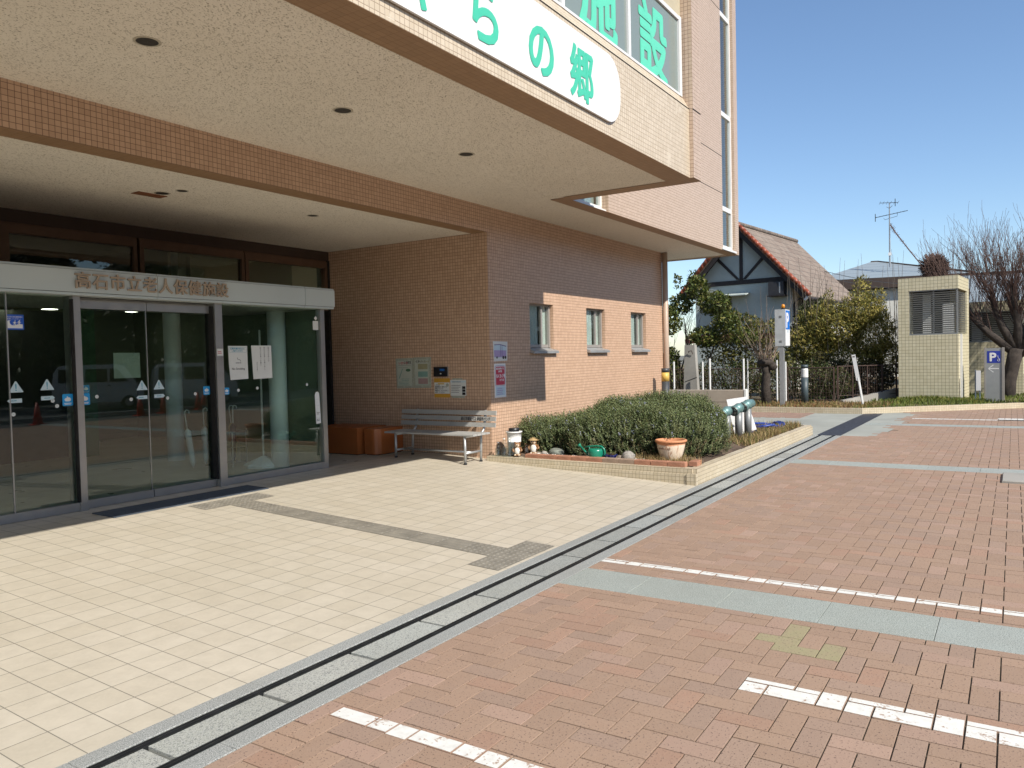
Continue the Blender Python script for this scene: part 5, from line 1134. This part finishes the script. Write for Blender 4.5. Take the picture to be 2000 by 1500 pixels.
# ---- far long roof and grey house at the right, behind the bare tree
h3 = thing('grey_roof_house', 'low house with long grey roof behind the bare tree', 'house', (38, -2.6, 0), math.radians(-80))
b = MB(); b.box(-4.5, 6, 0, 6, -.3, 3.3); b.build('wall', plain('grey_plaster', (.33,.33,.31), .9, var=.1), h3); b = MB(); b.prism([(-5,-.7,3.2),(-5,3,4.7),(-5,3,4.85),(-5,-.7,3.35)], (12,0,0)); b.build('roof', M['metalroof'], h3)
b = MB()
for k in range(5): b.box(-4+k*1.9, -2.9+k*1.9, -.03, -.01, 1.0, 2.3)
b.build('window', plain('dark_window', (.06,.065,.065), .25), h3)
t = thing('utility_post', 'pale slender post behind the bare tree at the right edge', 'post', (33.0, -.52, ZL)); b = MB(); b.tube([(0,0,0),(0,0,4.1)], .085, 12); b.build('post', M['galv'], t); b = MB(); b.tube([(0,0,4.1),(0,0,4.16)], .10, 12); b.build('cap', M['white'], t)
t = thing('waste_bin', 'dark bin with yellow band cut off by the right picture edge', 'bin', (25.2, -.29, ZL)); b = MB(); b.box(-.2, .2, -.25, .05, .25, .95); b.box(-.16, .16, -.22, .02, 0, .25); b.build('body', M['black'], t); b = MB(); b.box(-.205, .205, -.255, .055, .95, 1.02); b.build('band', M['yellow'], t); b = MB(); b.box(-.21, .21, -.26, .06, 1.02, 1.09); b.build('lid', M['paper'], t)
# ---- vegetation
def leafy(t, name, blobs, n, size, cols, seed, up=.3, mat='leaf', aspect=.45):
    rr = random.Random(seed); b = MB(); b.usecol = True; wts = [r[0]*r[1]*r[2] for _, r in blobs]
    for k in range(n):
        c, r = rr.choices(blobs, wts)[0]
        while True:
            v = Vector((rr.uniform(-1,1), rr.uniform(-1,1), rr.uniform(-1,1)))
            if .25 < v.length < 1: break
        v = v.normalized()*(.45+.6*rr.random()**.6); p = Vector((c[0]+v.x*r[0], c[1]+v.y*r[1], c[2]+v.z*r[2]))
        d = Vector((rr.uniform(-1,1), rr.uniform(-1,1), rr.uniform(-.6,1)+up)).normalized(); s = d.orthogonal().normalized(); s = (s*math.cos(k*2.1)+d.cross(s)*math.sin(k*2.1))
        L = size*rr.uniform(.6, 1.3); W = L*aspect; base = rr.choice(cols); g = rr.uniform(.65, 1.3); b.col = tuple(q*g for q in base)
        i = b.V(p, p+d*L*.5+s*W*.5, p+d*L, p+d*L*.5-s*W*.5); b.face((i,i+1,i+2,i+3))
    return b.build(name, M[mat], t)
def branches(b, p, d, L, r, depth, rr, spread=.5, shrink=.72, up=.25, kids=(2, 3), droop=0.0, segs=4, tipmin=.004):
    pts = [Vector(p)]; rad = [r]; dd = Vector(d).normalized()
    for k in range(segs):
        dd = (dd+Vector((rr.uniform(-1,1), rr.uniform(-1,1), rr.uniform(-.6,1)))*.13+Vector((0,0,up*.12-droop*.1*k))).normalized(); pts.append(pts[-1]+dd*L/segs); rad.append(max(tipmin, r*(1-.55*(k+1)/segs)))
    b.tube(pts, rad, 5 if r > .03 else (4 if r > .012 else 3), False)
    if depth <= 0: return
    for k in range(rr.randint(*kids)):
        f = rr.uniform(.45, 1.0); i = min(int(f*segs), segs-1); q = pts[i].lerp(pts[i+1], f*segs-i)
        nd = (dd+Vector((rr.uniform(-1,1), rr.uniform(-1,1), rr.uniform(-.5,.9)))*spread).normalized()
        branches(b, q, nd, L*shrink*rr.uniform(.75, 1.2), max(tipmin, rad[min(i+1, segs)]*.72), depth-1, rr, spread, shrink, up, kids, droop, segs, tipmin)
EVG = [(.085,.115,.022), (.06,.085,.018), (.13,.15,.03), (.045,.065,.015), (.17,.16,.04)]
t = thing('evergreen_tree', 'tall evergreen tree with tufted crown beside the building corner', 'tree', (25.6, 9.3, 0))
b = MB(); rr = random.Random(3)
for k in range(4): branches(b, (rr.uniform(-.3,.3), rr.uniform(-.5,.5), 0), (rr.uniform(-.2,.2), rr.uniform(-.35,.35), 1), 1.7, .075, 3, rr, .6, .7, .4)
b.build('trunk', M['bark'], t)
leafy(t, 'crown', [((0,-.35,3.85),(.35,.38,.42)),((0,-.9,3.3),(.45,.55,.40)),((.2,.3,3.35),(.4,.4,.35)),((0,-1.35,2.7),(.4,.45,.38)),((-.2,.55,2.8),(.4,.35,.5)),((0,-.6,2.2),(.45,.55,.35)),((.1,.7,1.3),(.4,.35,.6)),((0,-.2,4.25),(.14,.16,.25)),((0,.35,4.1),(.14,.16,.3)),((-.1,-1.9,2.15),(.35,.4,.3)),((0,.5,.7),(.3,.35,.5))], 8600, .125, EVG, 4)
t = thing('spreading_shrub', 'loose olive green shrub behind the fence left of the parking sign', 'shrub', (26.6, 7.7, 0))
b = MB(); rr = random.Random(5)
for k in range(5): branches(b, (rr.uniform(-.3,.3), rr.uniform(-.8,.8), 0), (rr.uniform(-.2,.2), rr.uniform(-.5,.5), 1), 1.2, .045, 3, rr, .6, .7, .3)
b.build('trunk', M['bark'], t)
leafy(t, 'crown', [((0,.3,2.5),(.6,.9,.55)),((0,-.7,2.25),(.6,.8,.5)),((0,.9,1.7),(.5,.6,.5)),((0,-.2,1.5),(.5,.9,.45)),((0,-1.1,1.2),(.45,.55,.5))], 6500, .11, [(.10,.105,.022), (.13,.12,.03), (.075,.085,.02), (.17,.155,.045)], 6)
t = thing('fence_shrubs', 'dark green shrubs growing through the mesh fence', 'shrubs', (25.5, 6.8, 0))
leafy(t, 'foliage', [((0,2.2,.7),(.35,.7,.65)),((.1,.9,.75),(.35,.8,.6)),((.1,-.4,.6),(.35,.7,.6)),((0,-1.5,.7),(.3,.7,.7)),((.2,-2.2,.6),(.3,.5,.5))], 9000, .095, [(.05,.075,.02), (.035,.05,.014), (.08,.10,.028), (.10,.085,.03)], 7)
b = MB(); rr = random.Random(8)
for k in range(36): branches(b, (rr.uniform(-.2,.2), rr.uniform(-2.4,2.8), 0), (rr.uniform(-.2,.2), rr.uniform(-.3,.3), 1), 1.0, .016, 1, rr, .5, .6, .3)
b.build('stems', M['bark2'], t)
# pollarded tree with long whips
t = thing('pollarded_tree', 'pollarded tree stump with long bare whips beside the parking sign', 'tree', (23.8, 6.25, ZL))
b = MB(); b.tube([(0,0,-.1),(.01,.02,.5),(0,-.01,.95),(0,.03,1.22)], [.155,.13,.12,.14], 10); b.ball((0,.02,1.25), (.2,.26,.14), 10, 8, .12); b.ball((0,-.2,1.12), (.13,.14,.12), 8, 6, .12); b.build('trunk', M['bark'], t, True)
b = MB(); rr = random.Random(9)
for k in range(40):
    a = rr.uniform(0, 6.283); sp = rr.uniform(.3, 1.5); L = rr.uniform(.5, 1.4) if k > 9 else rr.uniform(1.6, 2.5)
    if k < 9: sp = rr.uniform(.15, .7)
    d = Vector((math.cos(a)*sp, math.sin(a)*sp, 1)).normalized(); p = Vector((rr.uniform(-.1,.1), rr.uniform(-.2,.22), 1.28)); pts = [p]; 
    for q in range(5): d = (d+Vector((rr.uniform(-.08,.08), rr.uniform(-.08,.08), .05))).normalized(); pts.append(pts[-1]+d*L/5)
    b.tube(pts, [.012,.010,.008,.006,.005,.003], 4, False)
    if k % 2 == 0: branches(b, pts[2], (d.x+rr.uniform(-.5,.5), d.y+rr.uniform(-.5,.5), d.z), L*.35, .007, 0, rr)
b.build('whips', M['twig'], t)
# bamboo-like yellow green mass
t = thing('bamboo_clump', 'broad yellow green bamboo clump left of the tiled hut', 'bamboo', (28.0, 5.2, 0))
BAM = [(.25,.215,.05), (.19,.185,.045), (.32,.265,.065), (.13,.14,.035), (.38,.31,.09)]
leafy(t, 'foliage', [((0,-.9,2.9),(.6,.75,.6)),((0,-.2,2.4),(.8,.9,.7)),((0,.6,1.9),(.7,.8,.7)),((0,-1.3,2.1),(.6,.7,.9)),((0,-.3,1.3),(.7,1.3,.6)),((0,1.3,1.25),(.5,.55,.55)),((.2,-.95,3.55),(.25,.30,.55)),((.1,-1.45,3.1),(.25,.3,.6)),((.1,.1,3.2),(.2,.25,.5)),((.1,.95,2.6),(.25,.25,.45)),((0,-1.7,1.3),(.5,.5,.7)),((.1,.3,2.9),(.45,.5,.35))], 30000, .135, BAM, 10, .5, 'leaf', .24)
b = MB(); rr = random.Random(11)
for k in range(44): x, y = rr.uniform(-.5,.8), rr.uniform(-2.2, 1.4); h = rr.uniform(3.2, 4.9); b.tube([(x,y,0),(x+rr.uniform(-.08,.08),y+rr.uniform(-.1,.1),h*.5),(x+rr.uniform(-.15,.15),y+rr.uniform(-.2,.2),h)], [.016,.012,.004], 4, False)
b.build('culms', M['bark2'], t)
t = thing('dark_shrub', 'dark conifer shrub behind the bamboo before the white house wall', 'shrub', (29.2, 6.0, 0))
leafy(t, 'crown', [((0,0,2.9),(.4,.55,.5)),((0,.2,2.3),(.4,.6,.5)),((0,-.3,3.2),(.3,.35,.3))], 4000, .12, [(.045,.055,.018),(.06,.07,.02),(.035,.04,.015)], 12); b = MB(); branches(b, (0,0,0), (0,0,1), 2.4, .06, 2, random.Random(13)); b.build('trunk', M['bark'], t)
t = thing('undergrowth', 'dark undergrowth behind the darker fence beside the hut', 'shrubs', (26.8, 4.4, 0))
leafy(t, 'foliage', [((0,.3,.7),(.5,.7,.6)),((.4,-.6,.7),(.5,.6,.6)),((0,.9,.9),(.4,.5,.7))], 6000, .10, [(.05,.05,.018),(.035,.035,.014),(.075,.06,.025)], 14)
# bare tree at the right edge
t = thing('bare_tree', 'large bare pruned tree with fans of thin twigs behind the direction sign', 'tree', (28.6, .02, ZL))
b = MB(); b.tube([(-.1,.18,-.1),(-.02,.12,.5),(.02,.02,1.0),(0,-.08,1.5)], [.24,.205,.20,.22], 12); rr = random.Random(15)
LIMB = [((0,.0,1.4),(0,.62,1.95),(.05,1.05,2.45),(.0,1.25,2.95)), ((0,-.05,1.5),(.05,.30,2.2),(.05,.50,2.8),(.1,.55,3.3)), ((0,-.1,1.5),(0,-.12,2.2),(-.05,-.05,2.8),(-.05,.05,3.4)), ((0,-.15,1.4),(.1,-.5,2.0),(.1,-.7,2.6),(.1,-.8,3.2)), ((.02,-.12,1.3),(0,-.7,1.7),(0,-1.15,2.2),(0,-1.4,2.8)), ((0,-.1,1.5),(.4,-.2,2.1),(.7,0,2.6),(.8,.1,3.0))]
for L in LIMB:
    b.tube(L, [.145,.11,.085,.05], 8)
    for q in (1, 2): b.ball(L[q], .105-.015*q, 8, 6, .2)
b.build('trunk', M['bark'], t, True)
b = MB()
for L in LIMB:
    for k in range(62):
        f = rr.uniform(.8, 3.0); i = min(int(f), 2); tp = Vector(L[i]).lerp(Vector(L[i+1]), f-i); c = Vector((0,-.1,1.2)); out = (tp-c).normalized()
        d = (out*.9+Vector((rr.uniform(-.75,.75), rr.uniform(-.75,.75), rr.uniform(.1,.7)))).normalized(); branches(b, tp, d, rr.uniform(.8, 1.75), rr.uniform(.008, .019), 2, rr, .38, .6, .5, (2, 3), 0, 4, .0035)
b.build('twigs', M['twig_red'], t)
t = thing('twig_ball', 'round reddish brown ball of dense twigs above the hut', 'bush', (34.0, aX(1826, 527, 34.0).y, 0))
b = MB(); rr = random.Random(16)
for k in range(2200):
    v = Vector((rr.gauss(0,1), rr.gauss(0,1), rr.gauss(0,1))).normalized(); b.tube([Vector((0,0,4.72))+v*.15, Vector((0,0,4.72))+v*rr.uniform(.35, .58)+Vector((rr.uniform(-.1,.1),)*3)], .009, 3, False)
b.tube([(0,0,0),(0,0,4.7)], [.12,.08], 7); b.build('twigs', M['twig_red'], t)
# ================================================================ LOBBY THINGS AND WHAT STANDS BEHIND THE CAMERA (seen mirrored in the glass)
t = thing('umbrella_stand', 'metal umbrella stand holding umbrellas behind the right pane', 'umbrella stand', (7.35, 9.55, .2))
b = MB()
for x, y in ((-.12,-.12),(.12,-.12),(.12,.12),(-.12,.12)): b.tube([(x,y,0),(x,y,.5)], .012, 6)
for z in (.05, .28, .5):
    for p, q in (((-.12,-.12),(.12,-.12)),((.12,-.12),(.12,.12)),((.12,.12),(-.12,.12)),((-.12,.12),(-.12,-.12))): b.tube([(*p,z),(*q,z)], .010, 6)
b.build('frame', M['alu'], t)
def umbrella(x, y, mat, label, tilt=(0,0), z0=.22):
    t = thing('umbrella', label, 'umbrella', (x, y, z0), 0, 'umbrellas in the lobby'); d = Vector((tilt[0], tilt[1], 1)).normalized()
    b = MB(); b.tube([d*.05, d*.12, d*.55, d*.6], [.008,.035,.045,.012], 10); b.build('canopy', mat, t, True); b = MB(); b.tube([d*.6, d*.82], .008, 6); c = d*.82; b.tube([c+Vector((.035-.035*math.cos(a*.5), 0, .035*math.sin(a*.5))) for a in range(8)], .009, 6); b.build('handle', M['paper'], t)
umbrella(7.30, 9.50, M['black'], 'black folded umbrella in the metal stand', (.05,.05)); umbrella(7.40, 9.58, plain('straw_umbrella', (.42,.36,.18), .6), 'straw coloured folded umbrella in the metal stand', (-.05,.08))
umbrella(6.72, 9.6, M['paper'], 'white umbrella with curved handle leaning behind the right door leaf', (-.08,.1), .2); umbrella(7.02, 9.75, plain('pale_vinyl', (.5,.55,.55), .3), 'pale vinyl umbrella behind the right door leaf', (.05,.1), .2)
t = thing('banner_stand', 'white weighted base with tall pole behind the right pane', 'stand', (8.0, 9.6, .2)); t.location = (7.46, 9.05, .2)
b = MB(); b.lathe([(.27,0),(.28,.03),(.24,.06),(.07,.13),(.03,.15),(.001,.15)], (0,0,0), 8); b.build('base', M['col_white'], t); b = MB(); b.tube([(0,0,.14),(0,0,1.95)], .014, 8); b.build('pole', M['paper'], t)
def cone(x, y, label):
    t = thing('traffic_cone', label, 'traffic cone', (x, y, -.045), 0, 'red traffic cones in the car park'); b = MB(); b.lathe([(.15,.03),(.03,.7),(.001,.7)], (0,0,0), 16); b.build('cone', M['conered'], t, True); b = MB(); b.box(-.19,.19,-.19,.19,0,.03); b.build('foot', M['conered'], t)
for k, (gx, l) in enumerate(((3.95, 'traffic cone mirrored in the far left pane'), (5.05, 'traffic cone mirrored in the left door leaf'), (5.33, 'traffic cone mirrored behind the right door leaf triangle'), (5.78, 'traffic cone mirrored beside the pale column'), (5.86, 'traffic cone mirrored nearest the right door edge'))):
    Y = -9.2-.35*k; cone(gx/8.1*(16.2-Y), Y, l)
def van(x, y, rz, label):
    t = thing('van', label, 'van', (x, y, -.05), rz, 'white vans mirrored in the doors')
    prof = [(-1.68,.35),(-1.70,.9),(-1.62,1.55),(-1.45,1.82),(-1.2,1.87),(.75,1.87),(1.0,1.80),(1.42,1.10),(1.68,.95),(1.72,.5),(1.68,.32)]
    b = MB(); n = len(prof); r0 = b.V(*[(p[0],-.66,p[1]) for p in prof]); r1 = b.V(*[(p[0]*.99,-.735,p[1]) if .4 < p[1] < 1.3 else (p[0]*.985,-.70,p[1]-.02) for p in prof]); r2 = b.V(*[(p[0]*.99,.735,p[1]) if .4 < p[1] < 1.3 else (p[0]*.985,.70,p[1]-.02) for p in prof])
    b.face([r1+k for k in range(n)]); b.face([r2+k for k in range(n)][::-1])
    for k in range(n): b.face((r1+k, r2+k, r2+(k+1) % n, r1+(k+1) % n))
    b.build('body', M['carwhite'], t)
    for s in (-1, 1):
        for x0, x1, q in ((-1.45,-.55,0),(-.45,.35,0),(.43,1.12,.42)):
            b = MB(); b.prism([(x0,s*.738,1.15),(x1,s*.738,1.15),(x1-q,s*.715,1.68),(x0+.03,s*.715,1.68)], (0,s*.006,0)); b.build('window', plain('van_glass', (.02,.022,.022), .1), t)
        for x0 in (-1.12, 1.12):
            b = MB(); b.tube([(x0,s*.60,.29),(x0,s*.745,.29)], .28, 20); w = b.build('wheel', M['tyre'], t, True); b = MB(); b.tube([(x0,s*.745,.29),(x0,s*.75,.29)], .16, 14); b.build('rim', M['galv'], w)
        b = MB(); b.tube([(1.68,s*.5,.82),(1.72,s*.5,.82)], .10, 12); b.build('headlight', M['glass_clear'], t)
        b = MB(); b.box(.35, .47, s*.742-.008, s*.742+.008, .98, 1.02); b.build('door_handle', M['black'], t)
    b = MB(); b.prism([(1.435,-.60,1.14),(1.435,.60,1.14),(1.06,.56,1.74),(1.06,-.56,1.74)], (.012,0,.008)); b.build('windscreen', plain('van_glass', (.02,.022,.022), .1), t)
van(5.72/8.1*30.4, -14.2, math.radians(28), 'white van mirrored beside the pale column'); van(4.62/8.1*31.5, -15.6, math.radians(28), 'white van mirrored at the left sliding door leaf')
b = MB(); b.usecol = True
for k in range(30): b.col = (1,1,1); b.bbox(4+k*1.2, 5.19+k*1.2, -10.6, -10.45, -.1, .10, .01)
struct(b.build('far_kerb', M['granite']))
b = MB(); N = 40
for k in range(N):
    x0, x1 = -20+k*3.0, -17+k*3.0; h = lambda x: 10.5+1.6*math.sin(x*.35)+.9*math.sin(x*.9+1)
    b.poly([(x0,-24,-.1),(x1,-24,-.1),(x1,-28,h(x1)*.55),(x0,-28,h(x0)*.55)]); b.poly([(x0,-28,h(x0)*.55),(x1,-28,h(x1)*.55),(x1,-36,h(x1)),(x0,-36,h(x0))])
struct(b.build('wooded_hillside', plain('dark_wooded_slope', (.028,.034,.016), 1, var=.7, scale=.9, bump=.2)))
def back_tree(x, y, h, s, seed, label):
    t = thing('dark_tree', label, 'tree', (x, y, 0), 0, 'dark trees beyond the car park'); rr = random.Random(seed)
    b = MB(); b.tube([(0,0,-.1),(.1,.1,h*.5),(0,0,h*.8)], [.25,.18,.08], 8); b.build('trunk', M['bark'], t)
    leafy(t, 'crown', [((rr.uniform(-1,1)*s*.5, rr.uniform(-1,1)*s*.3, h*rr.uniform(.25,.95)), (s*rr.uniform(.5,.8), s*rr.uniform(.4,.7), h*.2)) for _ in range(9)], 2600, .42, [(.035,.05,.018),(.05,.062,.02),(.025,.035,.014),(.07,.07,.03)], seed, .1)
for k in range(9): back_tree(9+k*4.1+(k % 3)*.4, -21.5-(k % 2)*2.5, 8.5+(k*37 % 5)*.7, 2.7, 40+k, 'dark dense tree in the row beyond the car park, mirrored in the glass doors')

# ---- lit lamps under the lobby ceiling
LAMP = NT('lit_lamp'); _e = LAMP.n('ShaderNodeEmission'); _e.inputs[0].default_value = (1, .93, .78, 1); _e.inputs[1].default_value = 7.0; LAMP.link(_e.outputs[0], LAMP.out.inputs[0])
for (px, py, r, l) in ((5, 587, .16, 'lit round ceiling lamp at the far left behind the glass'), (97, 602, .13, 'lit round ceiling lamp behind the pane with the blue square sticker'), (258, 607, .12, 'lit round ceiling lamp seen through the left sliding door'), (367, 613, .10, 'lit round ceiling lamp seen through the right sliding door')):
    p = aZ(px, py, 2.735); t = thing('ceiling_lamp', l, 'lamp', (p.x, p.y, 2.75), 0, 'lit lamps under the lobby ceiling')
    b = MB(); b.lathe([(r+.02,0),(r+.02,-.03),(r,-.035)], (0,0,0), 24, False); b.build('rim', M['white'], t, True); b = MB(); b.lathe([(.001,-.034),(r,-.034)], (0,0,0), 24, False); b.build('diffuser', LAMP.m, t)
